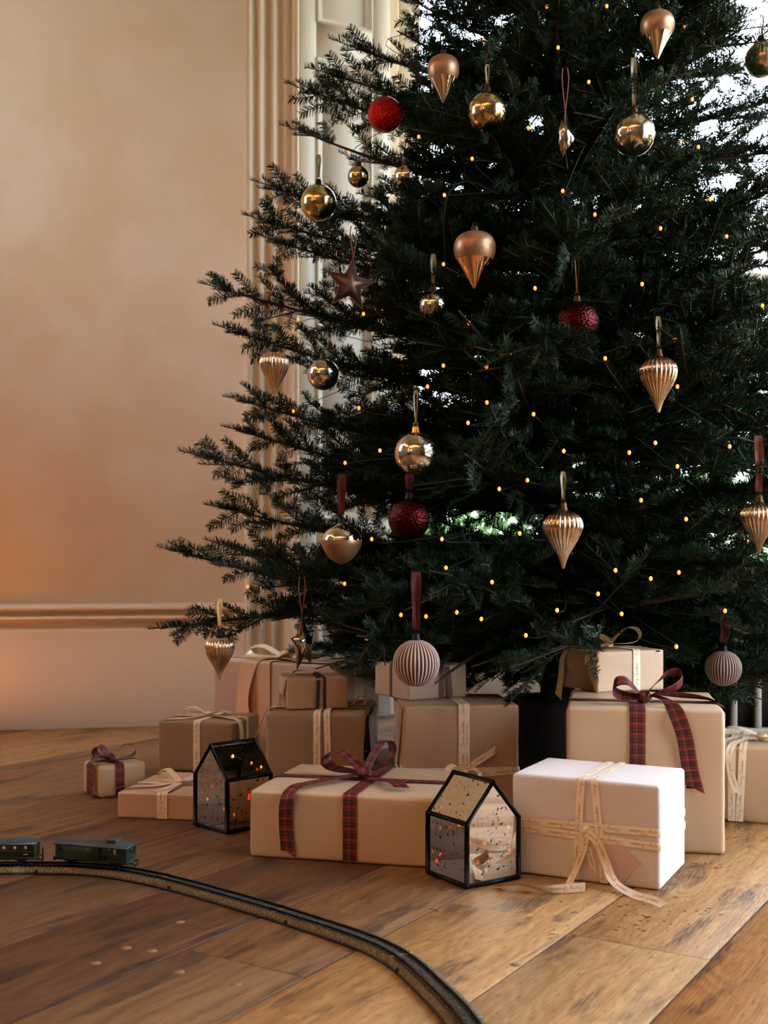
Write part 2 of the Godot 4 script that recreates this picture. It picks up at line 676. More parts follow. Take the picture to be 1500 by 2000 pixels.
# ---------------------------------------------------------------- setting
func extrude(profile: Array, a: Vector3, b: Vector3, out: Vector3, up: Vector3) -> ArrayMesh:
	# profile of Vector2(out, up), swept from a to b, its ends closed
	var st := new_st()
	var rows: Array = []
	for e in [b, a]:
		var row: Array = []
		for q in profile:
			row.append(e + out * q.x + up * q.y)
		rows.append(row)
	sheet(st, rows, [], true)
	var flat: PackedVector2Array = PackedVector2Array(profile)
	var tri := Geometry2D.triangulate_polygon(flat)
	for e in 2:
		for k in range(0, tri.size(), 3):
			var t := [rows[e][tri[k]], rows[e][tri[k + 1]], rows[e][tri[k + 2]]]
			if e:
				t.reverse()
			for q in t:
				st.set_uv(Vector2.ZERO)
				st.add_vertex(q)
	return done(st, false)


func build_floor() -> void:
	var floor_ := Node3D.new()
	floor_.name = "floor"
	floor_.set_meta("kind", "structure")
	tag(floor_, "old wide oak floorboards running diagonally under the gifts and the toy railway", "floor")
	add_child(floor_)
	obj("subfloor", bar_mesh(Vector3(-3.2, -0.2, -4.0), Vector3(2.9, -0.0013, 1.9)), M.joint_dirt, floor_)
	var ang := deg_to_rad(32.0)
	var dir := Vector3(sin(ang), 0, -cos(ang))
	var nrm := Vector3(cos(ang), 0, sin(ang))
	# seams as measured, then even steps beyond
	var seams := [-3.62, -3.42, -3.2, -3.0, -2.8, -2.6, -2.39, -2.19, -1.985, -1.77, -1.555, -1.369, -1.144, -0.944, -0.763, -0.568, -0.384, -0.19, 0.02, 0.21, 0.42, 0.62, 0.83, 1.03, 1.25, 1.45, 1.66, 1.87, 2.08, 2.3, 2.5]
	var joints := {"-0.568": [1.355], "-0.944": [1.05], "-1.369": [1.283], "-0.384": [0.2], "-0.763": [0.1, 2.2], "-1.144": [0.35, 2.3], "-1.555": [2.15], "-1.77": [0.9, 2.9], "-1.985": [2.35]}
	rng.seed = 77
	build_floor_details(floor_)
	var half_plane := func(p: Vector3) -> bool: return p.x > -3.1 and p.x < 2.8 and p.z > -3.95 and p.z < 1.8
	for i in seams.size() - 1:
		var lo: float = seams[i] + 0.0013
		var hi: float = seams[i + 1] - 0.0013
		var cuts: Array = [-3.2]
		var key := str(seams[i])
		if joints.has(key):
			cuts.append_array(joints[key])
		else:
			var c := -3.2 + rng.randf_range(0.8, 2.4)
			while c < 5.0:
				cuts.append(c)
				c += rng.randf_range(1.5, 2.6)
		cuts.append(5.6)
		for k in cuts.size() - 1:
			var a: float = cuts[k] + 0.0008
			var b: float = cuts[k + 1] - 0.0008
			# keep the stretch that lies in the room
			var s := a
			var first := INF
			var last := -INF
			while s <= b:
				for e in [lo, hi]:
					if half_plane.call(dir * s + nrm * e):
						first = minf(first, s)
						last = maxf(last, s)
				s += 0.05
			if first == INF:
				continue
			a = maxf(a, first - 0.05)
			b = minf(b, last + 0.05)
			plank(floor_, dir, nrm, a, b, lo, hi)


func build_floor_details(floor_: Node3D) -> void:
	# pale pegs let into the boards
	for q in [[352, 1801], [247, 1851], [297, 1857], [187, 1881], [350, 1898], [461, 1922], [1008, 1884]]:
		var o := obj("peg", lathe([Vector2(0.0003, 0.0), Vector2(0.0062, 0.0), Vector2(0.0066, -0.0006), Vector2(0.0066, -0.004)], 16), M.peg_wood, floor_)
		o.position = on_floor(q[0], q[1]) + V(0, 0.0001, 0)
	var r := RandomNumberGenerator.new()
	r.seed = 12
	var st := new_st()
	for q in [[1275, 1785, 0.05, 26], [1240, 1800, 0.03, 8], [1410, 1690, 0.02, 10], [840, 1776, 0.006, 2], [1090, 1830, 0.02, 4], [905, 1740, 0.02, 6], [1390, 1640, 0.04, 10]]:
		for k in q[3]:
			var c := on_floor(q[0], q[1]) + V(r.randfn() * q[2], 0.0008, r.randfn() * q[2] * 0.7)
			var a := r.randf() * TAU
			var l := r.randf_range(0.003, 0.008)
			tube(st, [c, c + V(cos(a) * l * 0.5, r.randf() * 0.001, sin(a) * l * 0.5), c + V(cos(a) * l, 0, sin(a) * l)], [0.00042], 4)
	var n := obj("fallen_needles", done(st), M.dry_needle)
	n.set_meta("kind", "stuff")
	tag(n, "dry fir needles dropped on the boards in front of the gifts", "needles")


func plank(parent: Node3D, dir: Vector3, nrm: Vector3, a: float, b: float, lo: float, hi: float) -> void:
	var st := new_st()
	var t := 0.0012
	var c := 0.0003
	var drop := rng.randf_range(0.0, 0.0004)
	var u0 := rng.randf()
	var v0 := rng.randf() * 5.0
	var flip := -1.0 if rng.randf() < 0.5 else 1.0
	var pt := func(s: float, e: float, y: float) -> Vector3: return dir * s + nrm * e + Vector3(0, y - drop, 0)
	var uv := func(s: float, e: float) -> Vector2: return Vector2(u0 + flip * (e - lo) / 0.21, v0 + s / 1.55)
	var ring := [[a, lo], [b, lo], [b, hi], [a, hi]]
	var inner := [[a + c, lo + c], [b - c, lo + c], [b - c, hi - c], [a + c, hi - c]]
	# long faces get a few cross cuts so that they may dish a little
	quad(st, pt.call(a + c, lo + c, 0.0), pt.call(b - c, lo + c, 0.0), pt.call(b - c, hi - c, 0.0), pt.call(a + c, hi - c, 0.0), uv.call(a, lo), uv.call(b, lo), uv.call(b, hi), uv.call(a, hi))
	for k in 4:
		var p = ring[k]
		var q = ring[(k + 1) % 4]
		var pi_ = inner[k]
		var qi = inner[(k + 1) % 4]
		quad(st, pt.call(p[0], p[1], -c), pt.call(q[0], q[1], -c), pt.call(qi[0], qi[1], 0.0), pt.call(pi_[0], pi_[1], 0.0), uv.call(p[0], p[1]), uv.call(q[0], q[1]), uv.call(qi[0], qi[1]), uv.call(pi_[0], pi_[1]))
		quad(st, pt.call(p[0], p[1], -t), pt.call(q[0], q[1], -t), pt.call(q[0], q[1], -c), pt.call(p[0], p[1], -c), uv.call(p[0], p[1]), uv.call(q[0], q[1]), uv.call(q[0], q[1]), uv.call(p[0], p[1]))
	var kinds := {-1.985: "2_1", -1.77: "0_1", -1.555: "1_1", -1.369: "0_3", -1.144: "1_3", -0.944: "0_1", -0.763: "2_0", -0.568: "2_0", -0.384: "2_2", -0.19: "2_0"}
	var kind := "%d_%d" % [rng.randi() % 3, rng.randi() % 2]
	for k in kinds:
		if absf(k - lo) < 0.004:
			kind = kinds[k]
	var m: Material = M["oak_" + kind]
	obj("plank", done(st, false), m, parent)


func build_setting() -> void:
	build_floor()
	var wd := Vector3(cos(deg_to_rad(11.6)), 0, -sin(deg_to_rad(11.6)))       # along the left wall, away to the right
	var wn := Vector3(sin(deg_to_rad(11.6)), 0, cos(deg_to_rad(11.6)))        # out of it, into the room
	var w0 := Vector3(-1.126, 0, -3.30)
	var run := func(u: float) -> float:                                       # how far along the wall a picture column lies
		var k := (u - 750.0) / F
		return (k * 3.30 + 1.126) / (wd.x + k * wd.z)
	var c0: float = run.call(477.0)
	var c1: float = run.call(581.0)
	var far_left := w0 - wd * 1.8
	var p := [Vector2(0, 0), Vector2(0, 3.0), Vector2(-0.25, 3.0), Vector2(-0.25, 0)]
	struct("wall_left", extrude(p, far_left - wd * 0.2, w0 + wd * c1, wn, Vector3.UP), M.plaster, "limewashed beige plaster wall to the left of the window", "wall")
	# skirting: flat board, two hollows and a cap
	var sk := [Vector2(0, 0), Vector2(0.032, 0), Vector2(0.032, 0.283), Vector2(0.029, 0.289), Vector2(0.020, 0.292), Vector2(0.011, 0.298), Vector2(0.009, 0.306), Vector2(0.013, 0.313), Vector2(0.027, 0.317), Vector2(0.030, 0.322), Vector2(0.027, 0.327), Vector2(0.011, 0.330), Vector2(0.006, 0.337), Vector2(0.008, 0.343), Vector2(0.024, 0.347), Vector2(0.025, 0.356), Vector2(0.012, 0.363), Vector2(0, 0.366)]
	struct("baseboard_left", extrude(sk, far_left, w0 + wd * c0, wn, Vector3.UP), M.trim_cream, "tall moulded skirting board along the left wall, glowing orange near the floor", "skirting board")
	# fluted casing beside the window
	var n := c1 - c0
	var cas: Array = [Vector2(0, 0)]
	for q in [[0.0, 0.030], [0.06, 0.036], [0.10, 0.036], [0.12, 0.024], [0.20, 0.024], [0.24, 0.030], [0.30, 0.030], [0.33, 0.020], [0.40, 0.016], [0.47, 0.020], [0.50, 0.028], [0.55, 0.028], [0.57, 0.018], [0.64, 0.014], [0.70, 0.018], [0.73, 0.026], [0.88, 0.026], [0.90, 0.040], [0.97, 0.044], [1.0, 0.036]]:
		cas.append(Vector2(q[1], q[0] * n))
	cas.append(Vector2(0, n))
	struct("trim_1", extrude(cas, w0 + wd * c0 + Vector3(0, 3.0, 0), w0 + wd * c0, wn, wd), M.trim_cream, "fluted upright casing between the plaster wall and the white shutter", "casing")
	# window bay
	var s0 := w0 + wd * (c1 - 0.002) + wn * 0.012
	var sd := Vector3(cos(deg_to_rad(23.4)), 0, -sin(deg_to_rad(23.4)))
	var sn := Vector3(sin(deg_to_rad(23.4)), 0, cos(deg_to_rad(23.4)))
	shutter(s0, sd, sn, 0.312)
	var s1 := s0 + sd * 0.312
	# brown return and window frame
	var zf := s1.z - 0.10
	struct("trim_2", bar_mesh(Vector3(s1.x - 0.30, 0, zf - 0.12), Vector3(s1.x + 0.028, 3.0, s1.z - 0.035), 0.004), M.trim_cream, "narrow shaded return between the white shutter and the window frame", "casing")
	window("window_1", s1.x + 0.028, 1.74, 0.36, 2.75, zf, [0.66], [1.42], "tall sash window behind the tree letting in the white daylight")
	struct("wall_back", bar_mesh(Vector3(s1.x - 0.3, 0, zf - 0.22), Vector3(2.0, 0.355, zf)), M.plaster, "low wall under the window behind the tree", "wall")
	struct("trim_3", bar_mesh(Vector3(s1.x - 0.3, 2.75, zf - 0.22), Vector3(2.0, 3.0, zf)), M.plaster, "lintel above the window behind the tree", "lintel")
	# unseen sides of the room
	room_side("wall_right", true)
	room_side("wall_front", false)
	var ws := new_st()
	bar(ws, Vector3(-3.15, 0, -3.4), Vector3(-2.9, 3.0, -2.75))
	bar(ws, Vector3(-3.15, 0, -2.05), Vector3(-2.9, 3.0, 1.75))
	bar(ws, Vector3(-3.15, 0, -2.75), Vector3(-2.9, 1.3, -2.05))
	bar(ws, Vector3(-3.15, 2.8, -2.75), Vector3(-2.9, 3.0, -2.05))
	struct("wall_west", done(ws, false), M.room_paint, "painted wall with a window far to the left", "wall")
	struct("ceiling", bar_mesh(Vector3(-3.2, 3.0, -3.95), Vector3(2.9, 3.2, 1.8)), M.ceiling_white, "pale grey ceiling", "ceiling")
	# slatted panel low on the right
	var r := thing("radiator_cover", "pale slatted radiator cover standing low behind the smaller ribbed bauble", "radiator cover", Vector3(0.86, 0, -3.12), deg_to_rad(-3.0))
	obj("back_panel", bar_mesh(Vector3(-0.12, 0.02, -0.03), Vector3(0.62, 0.40, -0.018)), M.slat_dark, r)
	obj("top_board", bar_mesh(Vector3(-0.14, 0.40, -0.04), Vector3(0.64, 0.425, 0.03), 0.004), M.slat_cream, r)
	obj("bottom_rail", bar_mesh(Vector3(-0.12, 0.0, -0.018), Vector3(0.62, 0.03, 0.012), 0.003), M.slat_cream, r)
	for k in 11:
		obj("slat", bar_mesh(Vector3(-0.10 + k * 0.0655, 0.03, -0.012), Vector3(-0.10 + k * 0.0655 + 0.019, 0.40, 0.010), 0.003), M.slat_cream, r)


func shutter(o: Vector3, d: Vector3, n: Vector3, w: float) -> void:
	var s := thing("window_shutter", "off-white panelled folding shutter in the window reveal, left of the tree", "shutter", o)
	s.basis = Basis(d, Vector3.UP, n)
	# local: x along, y up, z out of it
	var x0 := 0.062
	var x1 := 0.252
	var rails := [[0.0, 0.22], [0.50, 0.62], [2.054, 2.16], [2.9, 3.0]]
	obj("backing", bar_mesh(Vector3(0, 0, -0.05), Vector3(w, 3.0, -0.022)), M.shutter_white, s)
	obj("stile", bar_mesh(Vector3(0, 0, -0.022), Vector3(x0, 3.0, 0)), M.shutter_white, s)
	obj("stile", bar_mesh(Vector3(x1, 0, -0.022), Vector3(w, 3.0, 0)), M.shutter_white, s)
	for q in rails:
		obj("rail", bar_mesh(Vector3(x0, q[0], -0.022), Vector3(x1, q[1], 0)), M.shutter_white, s)
	for k in 3:
		var y0: float = rails[k][1]
		var y1: float = rails[k + 1][0]
		# bolection moulding, mitred
		var st := new_st()
		var prof := [Vector2(0.0, 0.0), Vector2(0.002, 0.006), Vector2(0.007, 0.007), Vector2(0.010, 0.002), Vector2(0.018, -0.010), Vector2(0.022, -0.010), Vector2(0.024, -0.016), Vector2(0.028, -0.018)]
		var rows: Array = []
		for q in prof:
			var a: float = q.x
			rows.append([Vector3(x0 + a, y0 + a, q.y), Vector3(x1 - a, y0 + a, q.y), Vector3(x1 - a, y1 - a, q.y), Vector3(x0 + a, y1 - a, q.y)])
		sheet(st, rows, [], true)
		obj("moulding", done(st, false), M.shutter_white, s)
		obj("panel", bar_mesh(Vector3(x0 + 0.027, y0 + 0.027, -0.0225), Vector3(x1 - 0.027, y1 - 0.027, -0.017)), M.shutter_white, s)


func window(called: String, x0: float, x1: float, y0: float, y1: float, z: float, uprights: Array, cross: Array, label: String) -> void:
	var w := Node3D.new()
	w.name = called
	w.set_meta("kind", "structure")
	tag(w, label, "window")
	add_child(w)
	var t := 0.055
	var st := new_st()
	bar(st, Vector3(x0, y0, z - 0.07), Vector3(x0 + t, y1, z + 0.02), 0.006)
	bar(st, Vector3(x1 - t, y0, z - 0.07), Vector3(x1, y1, z + 0.02), 0.006)
	bar(st, Vector3(x0, y0, z - 0.07), Vector3(x1, y0 + t, z + 0.018), 0.006)
	bar(st, Vector3(x0, y1 - t, z - 0.07), Vector3(x1, y1, z + 0.018), 0.006)
	obj("window_frame", done(st, false), M.frame_white, w)
	obj("bead", bar_mesh(Vector3(x0 + t, y0 + t, z - 0.035), Vector3(x0 + t + 0.014, y1 - t, z + 0.004), 0.003), M.frame_white, w)
	for u in uprights:
		obj("glazing_bar", bar_mesh(Vector3(u - 0.014, y0 + t, z - 0.045), Vector3(u + 0.014, y1 - t, z), 0.004), M.frame_white, w)
	for c in cross:
		obj("meeting_rail", bar_mesh(Vector3(x0 + t, c - 0.02, z - 0.05), Vector3(x1 - t, c + 0.02, z - 0.004), 0.004), M.frame_white, w)
	var xs: Array = [x0 + t] + uprights + [x1 - t]
	var ys: Array = [y0 + t] + cross + [y1 - t]
	for i in xs.size() - 1:
		for j in ys.size() - 1:
			var g := new_st()
			quad(g, Vector3(xs[i], ys[j], z - 0.025), Vector3(xs[i], ys[j + 1], z - 0.025), Vector3(xs[i + 1], ys[j + 1], z - 0.025), Vector3(xs[i + 1], ys[j], z - 0.025))
			obj("pane", done(g, false), M.pane, w)


# a wall of the room with one opening: right (x = 1.75) or behind the camera (z = 1.5)
func room_side(called: String, right: bool) -> void:
	var st := new_st()
	if right:
		var x := [1.75, 2.0]
		var z := [-3.95, -3.2, -0.5, 1.75]
		bar(st, Vector3(x[0], 0, z[0]), Vector3(x[1], 3, z[1]))
		bar(st, Vector3(x[0], 0, z[2]), Vector3(x[1], 3, z[3]))
		bar(st, Vector3(x[0], 0, z[1]), Vector3(x[1], 0.25, z[2]))
		bar(st, Vector3(x[0], 2.7, z[1]), Vector3(x[1], 3, z[2]))
		struct(called, done(st, false), M.room_paint, "painted wall on the right with a wide window opening", "wall")
	else:
		var z := [1.5, 1.75]
		var x := [-3.0, -2.10, -1.50, 2.0]
		bar(st, Vector3(x[0], 0, z[0]), Vector3(x[1], 3, z[1]))
		bar(st, Vector3(x[2], 0, z[0]), Vector3(x[3], 3, z[1]))
		# the opening is boarded but for the gap that the low sun shines through
		bar(st, Vector3(x[1], 0, z[0]), Vector3(x[2], 0.9, z[1]))
		bar(st, Vector3(x[1], 2.2, z[0]), Vector3(x[2], 3, z[1]))
		bar(st, Vector3(x[1], 0.9, z[0]), Vector3(x[2], 1.53, z[0] + 0.012))
		bar(st, Vector3(x[1], 1.66, z[0]), Vector3(x[2], 2.2, z[0] + 0.012))
		struct(called, done(st, false), M.room_paint, "painted wall behind the viewer with a window the low sun shines through", "wall")


# ---------------------------------------------------------------- gifts
func gift(called: String, label: String, x: float, z: float, yaw: float, w: float, h: float, d: float, y: float, paper: String, r := 0.006, soft := 0.0012) -> Node3D:
	# x, z: the near left bottom corner
	var turn := deg_to_rad(yaw)
	var b := Basis(Vector3.UP, turn)
	var c := Vector3(x, y, z) + b * Vector3(w * 0.5, 0, -d * 0.5)
	var g := thing(called, label, "gift", c, turn, "wrapped gifts under the tree")
	obj("wrapped_box", soft_box(w, h, d, r, soft, called.length() + int(x * 1000.0), 12), M[paper], g)
	gift_boxes.append([g.transform.affine_inverse(), Vector3(w, h, d)])
	g.set_meta("size", Vector3(w, h, d))
	g.set_meta("edge", r)
	return g


# the folded ends of the paper on the sides across x
func folds(g: Node3D, paper: String, sides := [-1, 1]) -> void:
	var s: Vector3 = g.get_meta("size")
	for e in sides:
		var x: float = e * (s.x * 0.5 + 0.0016)
		var lift: float = e * 0.0022
		for top in [true, false]:
			var y0 := s.y * (0.97 if top else 0.03)
			var y1 := s.y * (0.40 if top else 0.50)
			var z0 := s.z * 0.46
			var z1 := s.z * 0.46 - absf(y0 - y1) * 0.62
			z1 = maxf(z1, s.z * 0.06)
			var st := new_st()
			var a := [Vector3(x, y0, -z0), Vector3(x, y0, z0), Vector3(x + lift * (1.6 if top else 0.6), y1, z1), Vector3(x + lift * (1.6 if top else 0.6), y1, -z1)]
			quad(st, a[0], a[1], a[2], a[3])
			for k in range(1, 4):
				var q: Vector3 = a[k]
				var nx: Vector3 = a[(k + 1) % 4]
				quad(st, q, nx, Vector3(e * s.x * 0.495, nx.y, nx.z), Vector3(e * s.x * 0.495, q.y, q.z))
			obj("folded_flap", done(st, false), M[paper], g)


# a ribbon once round the box: "v" over front, top and back at x = off; "s" over the sides and top at z = off; "h" round the waist at y = off
func wind_ribbon(g: Node3D, way: String, off: float, width: float, m: String, lift := 0.0016, tilt := 0.0) -> MeshInstance3D:
	var s: Vector3 = g.get_meta("size")
	var p: Array = []
	var w: Array = []
	var hx := s.x * 0.5 + lift
	var hz := s.z * 0.5 + lift
	var hy := s.y + lift
	var flat: Array = []
	var a := hx if way != "v" else hz
	var lo := 0.0 if way != "h" else -hz
	var hi := hy if way != "h" else hz
	var c: float = g.get_meta("edge") + lift
	var corners := [[a - c, hi - c, 0.0], [-a + c, hi - c, PI / 2]]
	if way == "h":
		corners.append_array([[-a + c, lo + c, PI], [a - c, lo + c, PI * 1.5]])
	else:
		flat.append(Vector2(a, 0.002))
	for q in corners:
		for k in 5:
			var t: float = q[2] + PI / 2 * k / 4.0
			flat.append(Vector2(q[0] + cos(t) * c, q[1] + sin(t) * c))
	if way != "h":
		flat.append(Vector2(-a, 0.002)) # the bottom lies on what carries it
	for q in flat:
		if way == "v":
			p.append(Vector3(off + tilt * (q.y - s.y), q.y, q.x))
			w.append(Vector3.RIGHT)
		elif way == "s":
			p.append(Vector3(q.x, q.y, off))
			w.append(Vector3.BACK)
		else:
			p.append(Vector3(q.x, off + tilt * q.x, q.y))
			w.append(Vector3.UP)
	return obj("ribbon_band", ribbon(p, w, width, 1, way == "h"), M[m], g)


# one loop of a bow, from the knot out along dir, standing up along up
func bow_loop(g: Node3D, c: Vector3, dir: Vector3, up: Vector3, l: float, h: float, width: float, m: String, lean := 0.25) -> void:
	var side := dir.cross(up).normalized()
	var p: Array = []
	var w: Array = []
	for q in [[0.0, 0.0, 0.55], [0.25, 0.42, 0.8], [0.60, 0.86, 1.0], [0.92, 0.80, 1.0], [1.05, 0.42, 1.0], [0.90, 0.12, 1.0], [0.55, 0.02, 0.9], [0.22, 0.02, 0.7], [0.0, 0.0, 0.55]]:
		p.append(c + dir * q[0] * l + up * q[1] * h)
		w.append((side * q[2] + (up * 0.6 - dir * 0.2) * lean * q[0]))
	obj("bow_loop", ribbon(p, w, width, 6), M[m], g)


func knot(g: Node3D, c: Vector3, dir: Vector3, r: float, m: String) -> void:
	var o := obj("knot", lathe(ball_profile(r, 8, 1.25), 12), M[m], g)
	o.position = c
	o.basis = Basis(Quaternion(Vector3.UP, dir.normalized()))


func tail(g: Node3D, pts: Array, across: Array, width: float, m: String) -> void:
	obj("ribbon_tail", ribbon(pts, across, width, 8, false, true), M[m], g)


func V(x: float, y: float, z: float) -> Vector3:
	return Vector3(x, y, z)


func build_gifts() -> void:
	var X := Vector3.RIGHT
	var Y := Vector3.UP
	var Z := Vector3.BACK
	var g: Node3D
	# 1 white linen box in front on the right
	g = gift("linen_gift", "white linen-wrapped gift with cream printed ribbon crossed and tied on its front, beside the lantern", 0.198, -1.742, -27.0, 0.229, 0.1535, 0.166, 0.0, "linen", 0.006, 0.0010)
	var w1 := 0.0125
	var fz := 0.083
	wind_ribbon(g, "v", -0.004, w1, "script_ribbon", 0.0012, 0.06)
	wind_ribbon(g, "v", 0.016, w1, "script_ribbon", 0.0017, -0.10)
	wind_ribbon(g, "h", 0.083, w1, "script_ribbon", 0.0012, 0.02)
	wind_ribbon(g, "h", 0.068, w1, "script_ribbon", 0.0017, -0.03)
	knot(g, V(0.005, 0.078, fz + 0.006), V(0.4, 1, 0), 0.006, "cream_satin")
	tail(g, [V(0.005, 0.077, fz + 0.008), V(0.001, 0.050, fz + 0.008), V(-0.007, 0.022, fz + 0.018), V(-0.010, 0.003, fz + 0.050)], [X, V(1, 0.1, 0.1), V(1, 0.2, 0.3), V(1, 0, 0.3)], w1, "script_ribbon")
	tail(g, [V(0.020, 0.010, fz + 0.060), V(-0.006, 0.008, fz + 0.076), V(-0.033, 0.008, fz + 0.090), V(-0.070, 0.010, fz + 0.092), V(-0.105, 0.004, fz + 0.094)], [V(0.1, 1, 0.3), V(0, 1, 0.3), V(0.1, 0.8, 0.6), V(0.1, 0.45, 1), V(0.2, 0.5, 1)], 0.015, "script_ribbon")
	tail(g, [V(0.006, 0.078, fz + 0.010), V(0.024, 0.066, fz + 0.016), V(0.036, 0.042, fz + 0.016), V(0.052, 0.013, fz + 0.024), V(0.086, 0.005, fz + 0.047), V(0.118, 0.006, fz + 0.066), V(0.139, 0.005, fz + 0.081)], [V(0.4, 1, 0), V(1, 0.5, 0.1), V(1, 0.35, 0), V(0.8, 0.2, -0.5), V(0.4, 0.5, -0.8), V(0.3, 0.6, -0.8), V(0.3, 0.5, -0.8)], 0.014, "script_ribbon")
	tail(g, [V(0.005, 0.076, fz + 0.006), V(0.008, 0.050, fz + 0.003), V(0.016, 0.020, fz + 0.003)], [X, X, V(1, 0.1, 0)], 0.010, "script_ribbon")
	var st := new_st()
	for z in [fz + 0.0012, fz + 0.0006]:
		var a := [V(-0.009, 0.033, z), V(-0.009, 0.090, z), V(0.015, 0.093, z), V(0.086, 0.0385, z + 0.001), V(0.056, 0.002, z + 0.001)]
		quad(st, a[0], a[1], a[2], a[3])
		quad(st, a[0], a[3], a[4], a[0])
	var tg := obj("gift_tag", done(st, false), M.tag_card, g)
	tg.set_meta("label", "plain lilac-grey card tag tucked behind the ribbon")
	# 2 tall box behind it, tartan bow
	g = gift("tall_gift", "tall cream gift with a tartan bow and two tartan tails, behind the linen box", 0.307, -1.892, -11.0, 0.256, 0.238, 0.27, 0.0, "paper_cream", 0.007, 0.0016)
	folds(g, "paper_cream", [-1, 1])
	var tw := 0.026
	fz = 0.135
	var ty := 0.239
	var k2 := V(0.0, ty + 0.012, 0.085)
	wind_ribbon(g, "v", -0.012, tw, "tartan_ribbon", 0.002)
	wind_ribbon(g, "s", 0.04, tw, "tartan_ribbon", 0.002)
	bow_loop(g, k2, V(-0.97, 0.05, 0.2).normalized(), Y, 0.050, 0.030, tw, "tartan_ribbon", 1.5)
	bow_loop(g, k2, V(0.9, 0.22, -0.25).normalized(), Y, 0.066, 0.034, tw, "tartan_ribbon", 1.8)
	knot(g, k2, X, 0.011, "tartan_ribbon")
	tail(g, [k2 + V(0.01, 0.004, 0), V(0.030, ty + 0.012, 0.100), V(0.042, ty + 0.007, 0.125), V(0.052, ty - 0.012, fz + 0.010), V(0.064, 0.19, fz + 0.006), V(0.072, 0.14, fz + 0.005), V(0.080, 0.108, fz + 0.006)], [V(0.5, 0.3, 1), V(1, 0, 0.6), V(1, 0, 0.4), V(1, 0.3, 0.1), V(1, 0.1, 0), V(1, 0.1, 0), V(1, 0.1, 0)], tw, "tartan_ribbon")
	tail(g, [k2 + V(0.01, 0.004, 0), V(0.06, ty + 0.014, 0.06), V(0.11, ty + 0.006, 0.04), V(0.133, ty - 0.006, 0.03)], [Z, V(0, 0.5, 1), V(0, 0.3, 1), V(-0.2, 0.1, 1)], tw, "tartan_ribbon")
	# 3 small box on it
	g = gift("small_gift", "small cream gift with a cream printed ribbon bow, standing on the tall tartan-tied gift", 0.396, -2.095, 21.0, 0.148, 0.0775, 0.125, 0.238, "paper_cream", 0.0045, 0.0008)
	folds(g, "paper_cream", [-1])
	wind_ribbon(g, "v", 0.012, 0.016, "script_ribbon")
	wind_ribbon(g, "s", 0.0, 0.018, "script_ribbon")
	var k3 := V(-0.008, 0.086, 0.0)
	bow_loop(g, k3, V(0.95, 0, 0.25), Y, 0.060, 0.036, 0.026, "script_ribbon", 0.4)
	bow_loop(g, k3, V(-0.9, 0, 0.35), Y, 0.066, 0.026, 0.024, "script_ribbon", 0.4)
	knot(g, k3, X, 0.007, "cream_satin")
	tail(g, [k3, V(-0.035, 0.088, 0.035), V(-0.060, 0.082, 0.045), V(-0.079, 0.068, 0.040), V(-0.084, 0.052, 0.045)], [Z, V(0.3, 0.2, 1), V(0, 0, 1), V(0, 0.1, 1), V(0, 0.1, 1)], 0.016, "script_ribbon")
	tail(g, [k3, V(-0.05, 0.086, -0.03), V(-0.083, 0.066, -0.042), V(-0.088, 0.02, -0.046), V(-0.093, -0.018, -0.048)], [Z, Z, Z, V(0.1, 0, 1), V(0.3, 0, 1)], 0.018, "cream_satin")
	tail(g, [k3, V(-0.02, 0.103, -0.01), V(0.0, 0.101, -0.03), V(0.02, 0.090, -0.03)], [Z, Z, Z, Z], 0.012, "script_ribbon")
	clear.append([V(0.46, 0.315, -2.10), 0.105])
	# 4 at the right edge
	g = gift("edge_gift", "cream gift with printed ribbon and a kraft tag, cut off by the right edge", 0.612, -2.10, -20.0, 0.30, 0.141, 0.20, 0.0, "paper_kraft", 0.007, 0.002)
	(g.get_child(0) as MeshInstance3D).material_override = M.paper_cream
	wind_ribbon(g, "v", -0.115, 0.014, "script_ribbon")
	wind_ribbon(g, "v", -0.095, 0.014, "script_ribbon", 0.0022, 0.05)
	wind_ribbon(g, "s", 0.02, 0.014, "script_ribbon")
	var k4 := V(-0.065, 0.150, 0.02)
	bow_loop(g, k4, V(-0.95, 0, -0.2), Y, 0.07, 0.016, 0.020, "script_ribbon", 0.2)
	bow_loop(g, k4, V(0.95, 0, 0.2), Y, 0.07, 0.026, 0.020, "script_ribbon", 0.2)
	knot(g, k4, X, 0.008, "cream_satin")
	tail(g, [k4, V(-0.10, 0.148, 0.07), V(-0.118, 0.135, 0.106), V(-0.116, 0.09, 0.105), V(-0.104, 0.055, 0.110)], [X, X, X, X, X], 0.014, "script_ribbon")
	tail(g, [k4, V(-0.12, 0.148, 0.05), V(-0.14, 0.130, 0.107), V(-0.138, 0.07, 0.106), V(-0.142, 0.03, 0.110)], [X, X, X, X, X], 0.014, "script_ribbon")
	tg = obj("gift_tag", bar_mesh(V(-0.045, 0.1435, 0.035), V(0.03, 0.1445, 0.075)), M.kraft_card, g)
	tg.set_meta("label", "brown kraft card tag")
	# 5 flat tartan box in front
	g = gift("flat_gift", "large flat cream gift with a tartan ribbon and bow, in front between the two lanterns", -0.2196, -1.837, -14.0, 0.318, 0.1085, 0.262, 0.0, "paper_cream", 0.006, 0.0014)
	fz = 0.131
	ty = 0.110
	var k5 := V(0.0, ty + 0.010, 0.0)
	wind_ribbon(g, "v", 0.012, 0.024, "tartan_ribbon", 0.002)
	wind_ribbon(g, "s", 0.0, 0.024, "tartan_ribbon", 0.002)
	bow_loop(g, k5, V(-0.93, 0.0, -0.35), Y, 0.080, 0.036, 0.026, "tartan_ribbon", 0.5)
	bow_loop(g, k5, V(0.62, 0.25, -0.6).normalized(), Y, 0.056, 0.046, 0.030, "tartan_ribbon", 0.2)
	knot(g, k5, X, 0.011, "tartan_ribbon")
